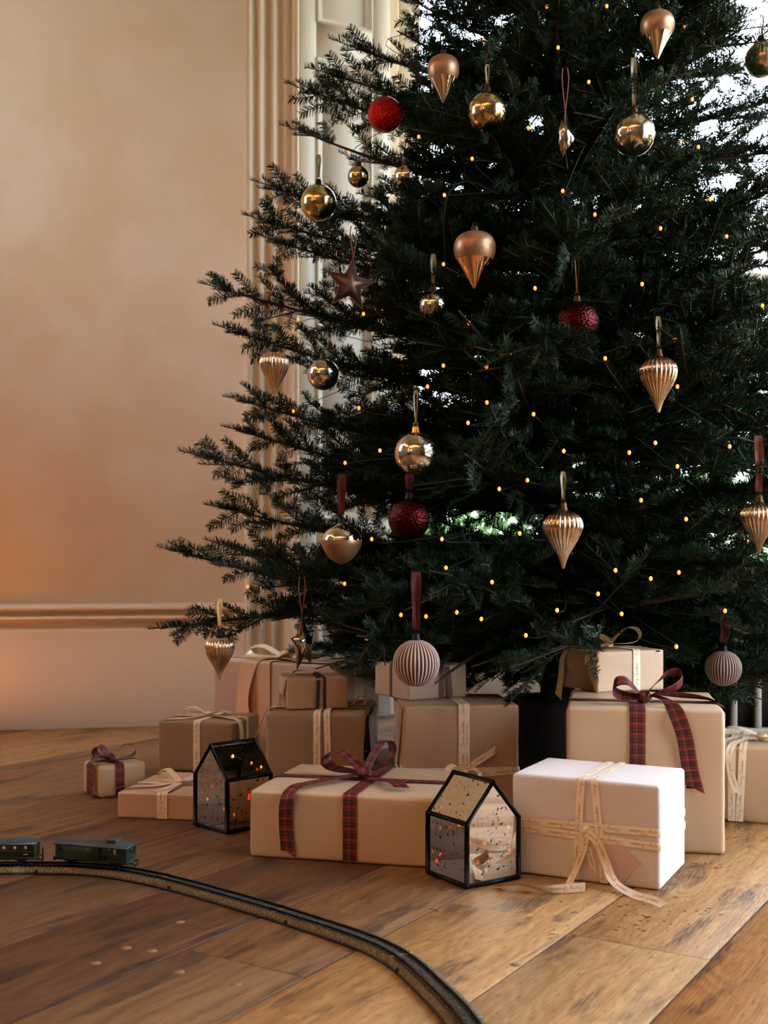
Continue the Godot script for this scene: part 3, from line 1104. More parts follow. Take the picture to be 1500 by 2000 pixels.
	tail(g, [k5, V(-0.040, ty + 0.006, 0.035), V(-0.070, ty + 0.005, 0.078), V(-0.084, ty + 0.005, 0.118), V(-0.091, ty - 0.010, fz + 0.008), V(-0.094, 0.055, fz + 0.005), V(-0.090, 0.012, fz + 0.006)], [Z, V(0.8, 0, 1), V(1, 0, 0.6), V(1, 0, 0.3), V(1, 0.2, 0), X, X], 0.025, "tartan_ribbon")
	tail(g, [k5, V(0.035, ty + 0.006, 0.03), V(0.065, ty + 0.010, 0.055), V(0.085, ty + 0.006, 0.085)], [V(0.5, 0, 1), V(0.7, 0, -0.7), V(0.7, 0.1, -0.7), V(0.8, 0, -0.6)], 0.025, "tartan_ribbon")
	# 6 box in the middle at the back
	g = gift("middle_gift", "cream cube-shaped gift with printed ribbon tied low on its front, behind the right lantern", 0.038, -2.143, 5.0, 0.222, 0.208, 0.20, 0.0, "paper_kraft", 0.006, 0.002)
	folds(g, "paper_kraft", [-1])
	fz = 0.10
	wind_ribbon(g, "v", 0.002, 0.017, "script_ribbon")
	wind_ribbon(g, "v", 0.010, 0.010, "script_ribbon", 0.0026)
	wind_ribbon(g, "h", 0.082, 0.015, "script_ribbon")
	wind_ribbon(g, "h", 0.076, 0.013, "script_ribbon", 0.0026, 0.05)
	var k6 := V(0.004, 0.080, fz + 0.007)
	bow_loop(g, k6, V(-0.85, -0.1, 0.5).normalized(), V(0, 1, 0.3), 0.042, 0.024, 0.013, "cream_satin", 0.2)
	bow_loop(g, k6, V(0.85, -0.45, 0.5).normalized(), V(0, 1, 0.3), 0.034, 0.022, 0.013, "cream_satin", 0.2)
	knot(g, k6, V(1, 0.3, 0), 0.006, "cream_satin")
	tail(g, [k6, V(0.022, 0.098, fz + 0.012), V(0.044, 0.112, fz + 0.012), V(0.062, 0.124, fz + 0.014)], [V(-0.5, 1, 0), V(-0.6, 1, 0), V(-0.6, 1, 0), V(-0.6, 1, 0)], 0.013, "script_ribbon")
	# 7 small box on it
	g = gift("ribboned_parcel", "small cream gift tied with thin mauve ribbon, standing under the larger ribbed bauble", 0.048, -2.222, 30.0, 0.139, 0.068, 0.135, 0.208, "paper_cream", 0.004, 0.0008)
	g.position += V(0.0, 0.0, -0.005)
	folds(g, "paper_cream", [1])
	wind_ribbon(g, "v", 0.008, 0.011, "mauve_ribbon")
	wind_ribbon(g, "s", 0.0, 0.008, "mauve_ribbon")
	tail(g, [V(0.012, 0.071, 0.02), V(0.018, 0.070, 0.055), V(0.022, 0.055, 0.072), V(0.026, 0.0, 0.076), V(0.030, -0.030, 0.080)], [X, X, X, X, X], 0.010, "mauve_ribbon")
	tail(g, [V(0.05, 0.071, -0.005), V(0.071, 0.060, 0.0), V(0.074, 0.02, 0.012), V(0.082, 0.003, 0.020), V(0.090, -0.006, 0.03)], [Z, Z, Z, V(0.3, 0, 1), V(0.3, 0, 1)], 0.007, "mauve_ribbon")
	bow_loop(g, V(0.0, 0.074, 0.0), V(-1, 0, 0.1).normalized(), Y, 0.04, 0.022, 0.010, "mauve_ribbon")
	bow_loop(g, V(0.0, 0.074, 0.0), V(1, 0, -0.1).normalized(), Y, 0.04, 0.022, 0.010, "mauve_ribbon")
	clear.append([V(0.17, 0.235, -2.2), 0.06])
	# 8 box left of it with a foil end
	g = gift("foil_ended_gift", "beige gift with printed ribbon and a crumpled dark foil end, behind the flat tartan-tied gift", -0.2417, -2.30, -4.0, 0.207, 0.177, 0.235, 0.0, "paper_grey", 0.010, 0.003)
	wind_ribbon(g, "v", 0.002, 0.015, "script_ribbon")
	wind_ribbon(g, "v", 0.022, 0.013, "script_ribbon", 0.0026, -0.03)
	wind_ribbon(g, "s", 0.04, 0.015, "script_ribbon")
	var fo := obj("foil_end", soft_box(0.016, 0.171, 0.229, 0.007, 0.004, 9, 12), M.foil, g)
	fo.position = V(0.101, 0.0, 0.0)
	fo.set_meta("label", "crumpled silver foil end")
	tail(g, [V(-0.07, 0.18, 0.05), V(-0.105, 0.178, 0.06), V(-0.120, 0.150, 0.07), V(-0.132, 0.120, 0.08)], [Z, Z, Z, Z], 0.018, "cream_satin")
	bow_loop(g, V(0.065, 0.182, 0.03), V(0.9, 0.0, 0.3).normalized(), Y, 0.03, 0.022, 0.016, "cream_satin")
	bow_loop(g, V(0.065, 0.182, 0.03), V(-0.9, 0.0, 0.3).normalized(), Y, 0.03, 0.018, 0.016, "cream_satin")
	# 9 small box with brown ribbon on it
	g = gift("brown_ribbon_parcel", "small beige gift tied with dark brown ribbon, standing on the foil-ended gift", -0.200, -2.325, 12.0, 0.128, 0.064, 0.135, 0.1775, "paper_kraft", 0.004, 0.0008)
	folds(g, "paper_kraft", [-1])
	wind_ribbon(g, "v", 0.014, 0.007, "brown_ribbon")
	wind_ribbon(g, "s", 0.0, 0.007, "brown_ribbon")
	var k9 := V(0.004, 0.068, 0.01)
	bow_loop(g, k9, V(-0.95, 0, 0.25), Y, 0.05, 0.010, 0.009, "brown_ribbon")
	bow_loop(g, k9, V(0.95, 0, 0.1), Y, 0.048, 0.012, 0.009, "brown_ribbon")
	knot(g, k9, X, 0.005, "brown_ribbon")
	tail(g, [k9, V(0.0, 0.068, 0.05), V(0.001, 0.055, 0.070), V(-0.002, 0.0, 0.074), V(-0.004, -0.052, 0.078)], [X, X, X, X, X], 0.008, "brown_ribbon")
	tail(g, [k9, V(-0.05, 0.067, 0.03), V(-0.068, 0.045, 0.04), V(-0.080, 0.010, 0.05), V(-0.098, -0.015, 0.06)], [Z, Z, Z, Z, Z], 0.005, "brown_ribbon")
	# 10 big white box at the back
	g = gift("big_white_gift", "big pale gift with a wide peach ribbon, farthest back against the window casing", -0.4377, -2.89, -33.0, 0.385, 0.237, 0.19, 0.0, "linen", 0.006, 0.002)
	(g.get_child(0) as MeshInstance3D).material_override = M.paper_pink
	wind_ribbon(g, "v", -0.055, 0.045, "peach_ribbon", 0.002, -0.12)
	wind_ribbon(g, "v", -0.02, 0.030, "peach_ribbon", 0.003)
	wind_ribbon(g, "s", 0.0, 0.04, "cream_satin")
	bow_loop(g, V(-0.02, 0.243, 0.02), V(-0.9, 0, 0.45).normalized(), Y, 0.09, 0.034, 0.05, "cream_satin")
	bow_loop(g, V(-0.02, 0.243, 0.02), V(0.95, 0, 0.15).normalized(), Y, 0.10, 0.026, 0.05, "cream_satin")
	knot(g, V(-0.02, 0.25, 0.02), X, 0.012, "cream_satin")
	tail(g, [V(-0.03, 0.245, 0.03), V(-0.06, 0.243, 0.09), V(-0.075, 0.215, 0.102), V(-0.085, 0.14, 0.108), V(-0.075, 0.07, 0.112)], [X, X, X, V(1, 0, 0.3), V(1, 0, -0.2)], 0.05, "peach_ribbon")
	tail(g, [V(-0.01, 0.245, 0.03), V(0.05, 0.243, 0.06), V(0.10, 0.242, 0.07), V(0.15, 0.241, 0.05)], [Z, V(0.3, 0, 1), Z, Z], 0.04, "cream_satin")
	clear.append([at(530, 1280, 2.75), 0.04])
	clear.append([at(625, 1282, 2.65), 0.04])
	# 11 cube on the left
	g = gift("cube_gift", "beige cube gift with a flat cream bow, behind the low blush-pink gift", -0.526, -2.618, -13.0, 0.186, 0.1165, 0.18, 0.0, "paper_grey", 0.007, 0.0018)
	wind_ribbon(g, "v", 0.004, 0.017, "script_ribbon")
	wind_ribbon(g, "s", 0.0, 0.017, "cream_satin")
	var k11 := V(-0.004, 0.122, 0.0)
	bow_loop(g, k11, V(-0.95, 0, 0.2), Y, 0.055, 0.020, 0.020, "cream_satin")
	bow_loop(g, k11, V(0.95, 0, 0.2), Y, 0.06, 0.012, 0.020, "cream_satin")
	knot(g, k11, X, 0.008, "cream_satin")
	tail(g, [k11, V(0.06, 0.120, 0.03), V(0.094, 0.112, 0.05), V(0.103, 0.06, 0.06), V(0.108, 0.012, 0.07)], [Z, Z, Z, Z, Z], 0.024, "cream_satin")
	tail(g, [k11, V(-0.03, 0.120, 0.05), V(-0.06, 0.119, 0.07), V(-0.078, 0.118, 0.075)], [V(0.5, 0, 1), V(0.5, 0, 1), Z, Z], 0.016, "cream_satin")
	# 12 flat pink box
	g = gift("pink_gift", "low blush-pink gift with printed ribbon and a cream bow, left of the left lantern", -0.5027, -2.123, -10.5, 0.178, 0.0485, 0.222, 0.0, "paper_pink", 0.004, 0.001)
	wind_ribbon(g, "v", -0.002, 0.016, "script_ribbon")
	wind_ribbon(g, "v", 0.006, 0.010, "script_ribbon", 0.0026)
	wind_ribbon(g, "s", 0.02, 0.017, "script_ribbon")
	var k12 := V(0.0, 0.054, 0.02)
	bow_loop(g, k12, V(-0.9, 0, -0.4).normalized(), Y, 0.05, 0.024, 0.016, "cream_satin")
	bow_loop(g, k12, V(0.9, 0, 0.0).normalized(), Y, 0.05, 0.012, 0.016, "cream_satin")
	knot(g, k12, X, 0.006, "cream_satin")
	tail(g, [k12, V(-0.04, 0.052, 0.055), V(-0.08, 0.055, 0.075), V(-0.105, 0.050, 0.095)], [Z, V(0.4, 0, 1), V(0.5, 0.3, 1), V(0.4, 0.2, 1)], 0.017, "cream_satin")
	tail(g, [k12, V(0.0, 0.053, 0.06), V(-0.014, 0.051, 0.104)], [X, V(1, 0, 0.2), X], 0.016, "script_ribbon")
	# 13 smallest, tartan
	g = gift("tiny_gift", "smallest gift, cream, swamped by a tartan bow, farthest left on the bare floor", -0.6325, -2.368, -54.0, 0.09, 0.066, 0.102, 0.0, "paper_cream", 0.008, 0.0015)
	wind_ribbon(g, "v", -0.012, 0.021, "tartan_ribbon")
	wind_ribbon(g, "s", 0.008, 0.020, "tartan_ribbon")
	var k13 := V(0.004, 0.075, 0.012)
	bow_loop(g, k13, V(0.4, 0, -0.9).normalized(), Y, 0.05, 0.030, 0.024, "tartan_ribbon", 0.5)
	bow_loop(g, k13, V(-0.65, 0, 0.45).normalized(), Y, 0.036, 0.026, 0.020, "tartan_ribbon", 0.4)
	knot(g, k13, X, 0.011, "tartan_ribbon")
	tail(g, [k13, V(0.012, 0.084, 0.036), V(0.018, 0.072, 0.055), V(0.020, 0.035, 0.058), V(0.022, 0.004, 0.060)], [X, X, X, X, X], 0.022, "tartan_ribbon")
	tail(g, [k13, V(-0.024, 0.078, 0.020), V(-0.047, 0.070, 0.024), V(-0.054, 0.038, 0.026), V(-0.047, 0.008, 0.026)], [Z, Z, Z, Z, Z], 0.014, "tartan_ribbon")


# ---------------------------------------------------------------- lanterns
func lantern(label: String, near: Vector3, across: Vector3, back: Vector3, seed_: int, bulbs: Array) -> void:
	# near: the near bottom corner; gable faces along across, the ridge runs along back
	var e := 0.095
	var top := 0.152
	var l := thing("glass_house_lantern", label, "lantern", near, 0.0, "glass house lanterns")
	var a := across * 0.098
	var b := back * 0.098
	var up := Vector3.UP
	var y0 := up * 0.004
	var g := [y0, a + y0, a + up * e, a * 0.5 + up * top, up * e]
	var bars := [[g[0], g[1]], [g[1], g[2]], [g[2], g[3]], [g[3], g[4]], [g[4], g[0]]]
	var st := new_st()
	for k in bars:
		strut(st, k[0], k[1], 0.0055)
		strut(st, k[0] + b, k[1] + b, 0.0055)
	for k in 5:
		strut(st, g[k], g[k] + b, 0.0055)
	obj("frame", done(st, false), M.lantern_frame, l)
	var fl := new_st()
	var dn := up * 0.003
	quad(fl, dn, a + dn, a + b + dn, b + dn)
	quad(fl, V(0, 0, 0), b, a + b, a)
	obj("base_plate", done(fl, false), M.lantern_frame, l)
	var glass: Material = M["lantern_glass_%d" % seed_]
	for s in 2:
		var gs := new_st()
		var o := b * s
		var pts := [g[0] + o, g[1] + o, g[2] + o, g[3] + o, g[4] + o]
		var uv := [Vector2(0, 0), Vector2(1, 0), Vector2(1, 0.95), Vector2(0.5, 1.5), Vector2(0, 0.95)]
		for t in [[0, 1, 2], [0, 2, 3], [0, 3, 4]]:
			for q in t:
				gs.set_uv(uv[q] * 0.9 + Vector2(0.3 * s, 0.2 * s))
				gs.add_vertex(pts[q])
		obj("pane", done(gs, false), glass, l)
	for k in [[0, 4], [1, 2], [4, 3], [2, 3]]:
		var gs := new_st()
		var off := Vector2(0.17 * k[0], 0.41 * k[1])
		quad(gs, g[k[0]], g[k[1]], g[k[1]] + b, g[k[0]] + b, off, off + Vector2(0, 0.8), off + Vector2(0.8, 0.8), off + Vector2(0.8, 0))
		obj("pane", done(gs, false), glass, l)
	# string of tiny lamps inside
	var s := thing("fairy_lights", "short string of tiny warm lamps inside the " + ("left" if seed_ else "right") + " glass house lantern", "fairy lights", near)
	var path: Array = []
	for q in bulbs:
		var p: Vector3 = a * q[0] + b * q[1] + up * q[2]
		path.append(p)
		var o := obj("bulb", lathe(ball_profile(0.0022, 6, 1.5), 8), M.bulb_glow if q[3] == 0 else M.red_bulb_glow, s)
		o.position = p + V(0, 0.003, 0)
	var c := new_st()
	tube(c, catmull(path, 5), [0.0006], 5)
	obj("wire", done(c), M.cable_green, s)


func build_lanterns() -> void:
	lantern("black-framed glass house lantern standing in front of the linen gift", Vector3(0.1214, 0, -1.649), Vector3(0.835, 0, -0.55).normalized(), Vector3(-0.55, 0, -0.835).normalized(), 0,
		[[0.15, 0.2, 0.012, 0], [0.3, 0.12, 0.03, 0], [0.45, 0.15, 0.055, 0], [0.12, 0.1, 0.062, 0], [0.9, 0.12, 0.075, 0], [0.9, 0.1, 0.04, 0], [0.6, 0.3, 0.01, 0], [0.1, 0.8, 0.03, 1], [0.06, 0.85, 0.02, 1], [0.08, 0.3, 0.085, 0], [0.16, 0.4, 0.088, 0]])
	var ac := Vector3(-0.0645, 0, -0.068).normalized()
	lantern("black-framed glass house lantern with its dark roof pane turned to view, beside the pink gift", Vector3(-0.2775, 0, -1.988), ac, Vector3(0.068, 0, -0.0645).normalized(), 1,
		[[0.72, 0.08, 0.048, 0], [0.5, 0.3, 0.03, 0], [0.1, 0.12, 0.088, 1], [0.06, 0.2, 0.028, 0], [0.08, 0.55, 0.052, 1], [0.3, 0.35, 0.128, 0], [0.2, 0.7, 0.112, 0], [0.12, 0.86, 0.104, 0], [0.4, 0.8, 0.05, 1]])


# ---------------------------------------------------------------- railway
var track_path: Array = []


func build_railway() -> void:
	var near_edge := [[-300, 1716], [-150, 1710], [0, 1708], [75, 1708], [150, 1709], [233, 1718], [322, 1737], [400, 1759], [497, 1788], [590, 1818], [683, 1850], [733, 1873], [773, 1900], [823, 1950], [863, 1993], [900, 2050], [935, 2120]]
	var pts: Array = []
	for q in near_edge:
		pts.append(on_floor(q[0], q[1]))
	pts = catmull(pts, 6)
	# smooth, then move to the middle of the bed
	for pass_ in 6:
		var old := pts.duplicate()
		for i in range(1, pts.size() - 1):
			pts[i] = (old[i - 1] + old[i] * 2.0 + old[i + 1]) * 0.25
	var mid: Array = []
	for i in pts.size():
		var d: Vector3 = (pts[mini(i + 1, pts.size() - 1)] - pts[maxi(i - 1, 0)]).normalized()
		mid.append(pts[i] + Vector3(d.z, 0, -d.x) * 0.020)
	# even steps
	track_path = [mid[0]]
	var step := 0.0065
	for i in range(1, mid.size()):
		while (mid[i] - track_path[-1]).length() > step:
			track_path.append(track_path[-1] + (mid[i] - track_path[-1]).normalized() * step)
	# seams between the sections, where the photograph shows them
	var cut_at: Array = [0]
	for q in [[40, 1703], [322, 1725], [545, 1790], [770, 1885]]:
		var p := on_floor(q[0], q[1])
		var best := 0
		for i in track_path.size():
			if (track_path[i] - p).length() < (track_path[best] - p).length():
				best = i
		cut_at.append(best)
	cut_at.append(track_path.size() - 1)
	var words := ["at the left edge, under the toy coaches", "under the green luggage van", "curving away from the luggage van", "halfway along its run, nearly straight", "running out at the bottom edge of the picture"]
	for k in cut_at.size() - 1:
		track_section(cut_at[k], cut_at[k + 1], "section of black model railway track " + words[k])


func side_of(i: int) -> Vector3:
	var d: Vector3 = (track_path[mini(i + 3, track_path.size() - 1)] - track_path[maxi(i - 3, 0)]).normalized()
	return Vector3(d.z, 0, -d.x)


func track_section(i0: int, i1: int, label: String) -> void:
	var t := thing("track_section", label, "model track", Vector3.ZERO, 0.0, "sections of the toy railway track")
	var sweep := func(prof: Array, from: int, to: int) -> ArrayMesh:
		var st := new_st()
		var rows: Array = []
		var i := from
		while true:
			var row: Array = []
			for q in prof:
				row.append(track_path[i] + side_of(i) * q.x + Vector3.UP * q.y)
			rows.append(row)
			if i == to:
				break
			i = mini(i + 2, to)
		sheet(st, rows, [], true)
		for e in [rows[0], rows[-1]]:
			for k in range(1, prof.size() - 1):
				for q in [e[0], e[k], e[k + 1]]:
					st.set_uv(Vector2.ZERO)
					st.add_vertex(q)
		return done(st, false)
	# positive side is away from the viewer
	var bed := obj("roadbed", sweep.call([Vector2(-0.0205, 0), Vector2(-0.0195, 0.0025), Vector2(-0.0165, 0.0095), Vector2(0.0165, 0.0095), Vector2(0.0195, 0.0025), Vector2(0.0205, 0)], i0, i1 if i1 == track_path.size() - 1 else i1), M.ballast, t)
	for s in [-1.0, 1.0]:
		var c: float = s * 0.0083
		obj("rail", sweep.call([Vector2(c - 0.0008, 0.0100), Vector2(c - 0.0008, 0.0128), Vector2(c + 0.0008, 0.0128), Vector2(c + 0.0008, 0.0100)], i0, i1), M.rail_steel, t)
	var st := new_st()
	var gaps := new_st()
	var i := i0 + 1
	while i < i1:
		var p: Vector3 = track_path[i]
		var sd := side_of(i)
		var d := Vector3(-sd.z, 0, sd.x)
		var q: Array = []
		for c in [[-0.0150, -0.0015], [0.0150, -0.0015], [0.0150, 0.0015], [-0.0150, 0.0015]]:
			q.append(p + sd * c[0] + d * c[1])
		var lo := V(0, 0.0094, 0)
		var hi := V(0, 0.0102, 0)
		quad(st, q[0] + hi, q[1] + hi, q[2] + hi, q[3] + hi)
		for k in 4:
			quad(st, q[k] + lo, q[(k + 1) % 4] + lo, q[(k + 1) % 4] + hi, q[k] + hi)
		i += 1
	var sl := obj("sleepers", done(st, false), M.track_black, t)
	sl.set_meta("kind", "stuff")
	# the dark lip along the foot and the little clip on the near edge
	obj("edge_lip", sweep.call([Vector2(-0.0212, 0), Vector2(-0.0212, 0.0022), Vector2(-0.0190, 0.0030), Vector2(-0.0190, 0)], i0, i1), M.track_black, t)
	var clip_at := i0 + 5
	if i1 - i0 > 12 and i0 > 0:
		var o := obj("clip", soft_box(0.004, 0.006, 0.004, 0.001, 0.0, 1, 2), M.track_black, t)
		o.position = track_path[clip_at] - side_of(clip_at) * 0.0195 + V(0, 0.001, 0)


func coach(label: String, called: String, u_right: float, length: float, van: bool) -> void:
	# stands on the track with its right end at the picture column u_right
	var best := 0
	for i in track_path.size():
		var p: Vector3 = track_path[i]
		if absf(750.0 + p.x / -p.z * F - u_right) < absf(750.0 + track_path[best].x / -track_path[best].z * F - u_right):
			best = i
	var back := maxi(best - int(length / 0.0065), 0)
	var a: Vector3 = track_path[back]
	var b: Vector3 = track_path[best]
	var d := (b - a).normalized()
	var c := (a + b) * 0.5
	# the axles sit on the rails, not the ends
	var mid: Vector3 = track_path[(back + best) / 2]
	c = c.lerp(mid, 0.5)
	var o := thing(called, label, "toy coach", Vector3(c.x, 0.0128, c.z), atan2(-d.z, d.x))
	var h := length * 0.5
	var w := 0.0155
	var y0 := 0.0105
	var y1 := 0.0335
	# body
	var st := new_st()
	bar(st, V(-h, y0, -w), V(h, y1, w), 0.0006)
	obj("body", done(st, false), M.coach_green, o)
	# planking ribs and waist line
	var rb := new_st()
	bar(rb, V(-h, y0 + 0.0105, w), V(h, y0 + 0.0113, w + 0.0003))
	bar(rb, V(-h, y0 + 0.0004, w), V(h, y0 + 0.0016, w + 0.0003))
	var n := 9
	for k in n + 1:
		var x := -h + 0.001 + (length - 0.002) * k / n
		bar(rb, V(x - 0.0003, y0, w), V(x + 0.0003, y1, w + 0.00035))
	obj("body_ribs", done(rb, false), M.coach_green, o)
	# roof: a low arch
	var prof: Array = []
	for k in 13:
		var t := -1.0 + 2.0 * k / 12.0
		prof.append(Vector2(t * (w + 0.0022), y1 - 0.0005 + 0.0070 * sqrt(maxf(0.0, 1.0 - t * t * 0.92)) - 0.0015))
	prof.append(Vector2(w + 0.0022, y1 - 0.0012))
	prof.append(Vector2(-w - 0.0022, y1 - 0.0012))
	obj("roof", extrude(prof, V(-h - 0.003, 0, 0), V(h + 0.003, 0, 0), Vector3.BACK, Vector3.UP), M.coach_roof, o)
	if van:
		obj("roof_lookout", soft_box(0.017, 0.006, 0.018, 0.0016, 0.0, 1, 3), M.coach_roof, o).position = V(h - 0.030, y1 + 0.0035, 0)
		obj("door_opening", bar_mesh(V(h - 0.046, y0 + 0.0018, w - 0.002), V(h - 0.033, y1 - 0.002, w + 0.0002)), M.coach_black, o)
		obj("sliding_door", bar_mesh(V(h - 0.075, y0 + 0.0012, w), V(h - 0.047, y1 - 0.0018, w + 0.0011), 0.0003), M.coach_green, o)
		for q in [[-h + 0.006, 0.006, false], [h - 0.022, 0.0045, true], [h - 0.009, 0.004, false]]:
			obj("window_pane", bar_mesh(V(q[0], y0 + 0.0125, w), V(q[0] + q[1], y1 - 0.003, w + 0.0004)), M.coach_pane if q[2] else M.coach_black, o)
		obj("window_bar", bar_mesh(V(h - 0.022, y0 + 0.0165, w), V(h - 0.0175, y0 + 0.0172, w + 0.0006)), M.coach_green, o)
		obj("number_plate", bar_mesh(V(h - 0.032, y1 - 0.004, w), V(h - 0.026, y1 - 0.0028, w + 0.0004)), M.coach_gold, o)
		obj("end_window", bar_mesh(V(h, y0 + 0.013, -0.006), V(h + 0.0004, y1 - 0.003, 0.002)), M.coach_black, o)
	else:
		for k in 7:
			var x := h - 0.0135 - k * 0.0165
			obj("window_pane", bar_mesh(V(x - 0.0022, y0 + 0.0145, w), V(x + 0.0022, y1 - 0.004, w + 0.0004)), M.coach_pane, o)
		obj("number_plate", bar_mesh(V(h - 0.017, y0 + 0.0055, w), V(h - 0.010, y0 + 0.0068, w + 0.0004)), M.coach_pane, o)
		obj("brake_post", bar_mesh(V(h + 0.0085, 0.006, 0.001), V(h + 0.0105, y0 + 0.014, 0.003)), M.coach_black, o)
	# underframe
	var uf := new_st()
	bar(uf, V(-h - 0.002, y0 - 0.0022, -w + 0.001), V(h + 0.002, y0, w - 0.001))
	bar(uf, V(-h + 0.02, 0.0028, w - 0.003), V(h - 0.02, 0.0036, w - 0.001))
	for k in 5:
		var x := -h + 0.022 + (length - 0.044) * k / 4.0
		bar(uf, V(x - 0.0005, 0.003, w - 0.0028), V(x + 0.0005, y0, w - 0.0012))
	obj("underframe", done(uf, false), M.coach_black, o)
	for sx in [-1.0, 1.0]:
		var ax: float = sx * (h - 0.022)
		var bx := new_st()
		for sz in [-1.0, 1.0]:
			bar(bx, V(ax - 0.0045, 0.0035, sz * 0.0105 - 0.001), V(ax + 0.0045, y0, sz * 0.0105 + 0.001))
			bar(bx, V(ax - 0.009, y0 - 0.004, sz * 0.0115 - 0.0005), V(ax + 0.009, y0 - 0.0025, sz * 0.0115 + 0.0005))
		obj("axle_box", done(bx, false), M.coach_black, o)
		for sz in [-1.0, 1.0]:
			var wh := obj("wheel", lathe([Vector2(0.0005, -0.001), Vector2(0.0048, -0.001), Vector2(0.0055, 0.0), Vector2(0.0055, 0.001), Vector2(0.0035, 0.0012), Vector2(0.0030, 0.0006), Vector2(0.0010, 0.0006), Vector2(0.0005, 0.0014)], 16), M.wheel_steel, o)
			wh.basis = Basis(Vector3.RIGHT, PI / 2 * sz)
			wh.position = V(ax, 0.0055, sz * 0.0083)
		# buffers and coupling hook
		var bf := new_st()
		for sz in [-1.0, 1.0]:
			tube(bf, [V(sx * (h + 0.001), y0 - 0.0016, sz * 0.009), V(sx * (h + 0.006), y0 - 0.0016, sz * 0.009)], [0.0008], 8)
			tube(bf, [V(sx * (h + 0.006), y0 - 0.0016, sz * 0.009), V(sx * (h + 0.0068), y0 - 0.0016, sz * 0.009)], [0.0024], 10)
		obj("buffer", done(bf, false), M.coach_black, o)
		var cp := new_st()
		tube(cp, [V(sx * (h - 0.002), 0.005, 0), V(sx * (h + 0.009), 0.005, 0), V(sx * (h + 0.0095), 0.008, 0)], [0.0009], 6)
		bar(cp, V(sx * (h + 0.0085) - 0.0008, 0.0035, -0.005), V(sx * (h + 0.0085) + 0.0008, 0.0052, 0.005))
		obj("coupling", done(cp, false), M.coach_black, o)
		obj("step", bar_mesh(V(sx * (h - 0.006) - 0.004, 0.0022, w - 0.0005), V(sx * (h - 0.006) + 0.004, 0.003, w + 0.002)), M.coach_black, o)


# ---------------------------------------------------------------- decorations
func hanging(called: String, label: String, category: String, u: float, v: float, depth: float, radius: float, group := "") -> Node3D:
	var o := thing(called, label, category, at(u, v, depth), 0.0, group)
	clear.append([o.position, radius])
	return o


func cap_and_loop(o: Node3D, top: float, cap: String, loop: String, rise: float, wide := 0.006, flat := true, lean := 0.0) -> void:
	obj("cap", lathe([Vector2(0.0005, top + 0.012), Vector2(0.005, top + 0.0115), Vector2(0.0065, top + 0.008), Vector2(0.0068, top + 0.002), Vector2(0.0085, top - 0.001), Vector2(0.0085, top - 0.003)], 20), M[cap], o)
	var ring := new_st()
	var rp: Array = []
	for k in 13:
		var a := TAU * k / 12.0
		rp.append(V(cos(a) * 0.0035, top + 0.0145 + sin(a) * 0.0035, 0))
	tube(ring, rp, [0.0006], 6, false)
	obj("hanger_ring", done(ring), M[cap], o)
	if loop == "":
		return
	var y := top + 0.016
	for s in [-1.0, 1.0]:
		var p := [V(0, y, 0), V(s * 0.0018 + lean * 0.3, y + rise * 0.35, 0.001), V(s * 0.0032 + lean * 0.7, y + rise * 0.75, 0.0), V(s * 0.001 + lean, y + rise, -0.004)]
		if flat:
			obj("hanging_ribbon", ribbon(p, [V(1, 0, 0.4), V(1, 0, s * 0.8), V(1, 0, s * 0.5), V(1, 0, 0)], wide, 5), M[loop], o)
		else:
			var st := new_st()
			tube(st, catmull(p, 5), [wide * 0.5], 6)
			obj("hanging_cord", done(st), M[loop], o)


func bauble(label: String, u: float, v: float, depth: float, px: float, m: String, cap := "antique_cap", loop := "", rise := 0.05, wide := 0.006) -> Node3D:
	var r := px * 0.5 / F * depth
	var o := hanging("bauble", label, "bauble", u, v, depth, r)
	obj("ball", lathe(ball_profile(r, 22), 44), M[m], o)
	cap_and_loop(o, r, cap, loop, rise, wide)
	return o


func finial(label: String, u: float, v: float, depth: float, wpx: float, hpx: float, cap: String, loop: String, rise: float, wide := 0.005) -> void:
	var k := depth / F
	var r := wpx * 0.5 * k
	var h := hpx * k
	var o := hanging("finial_ornament", label, "ornament", u, v, depth, r)
	var prof: Array = []
	for q in [[0.0006, -0.50], [0.07, -0.492], [0.10, -0.46], [0.13, -0.42], [0.26, -0.30], [0.48, -0.17], [0.74, -0.03], [0.93, 0.10], [1.0, 0.20], [0.97, 0.28], [0.86, 0.35], [0.66, 0.405], [0.44, 0.44], [0.27, 0.46], [0.20, 0.49], [0.18, 0.50]]:
		prof.append(Vector2(q[0] * r, q[1] * h))
	var smooth: Array = catmull(prof, 3)
	obj("ribbed_body", lathe(smooth, 144, 24, 0.10), M.champagne_mercury, o)
	cap_and_loop(o, h * 0.5, cap, loop, rise, wide)


func teardrop(label: String, u: float, v: float, depth: float, wpx: float, hpx: float, tip: String) -> void:
	var k := depth / F
	var r := wpx * 0.5 * k
	var h := hpx * k
	var o := hanging("teardrop_ornament", label, "ornament", u, v, depth, h * 0.45)
	var prof: Array = []
	for q in [[0.0006, -0.50], [0.06, -0.49], [0.16, -0.42], [0.42, -0.25], [0.72, -0.07], [0.93, 0.08], [1.0, 0.20], [0.96, 0.32], [0.80, 0.42], [0.50, 0.485], [0.2, 0.50]]:
		prof.append(Vector2(q[0] * r, q[1] * h))
	var smooth: Array = catmull(prof, 4)
	var split := 18
	var lower := obj("mirrored_tip", lathe(smooth.slice(0, split + 1), 44), M[tip], o)
	lower.set_meta("label", "mirrored lower half")
	obj("frosted_dome", lathe(smooth.slice(split), 44), M.copper_frost, o)
	cap_and_loop(o, h * 0.5, "antique_cap", "", 0.0)


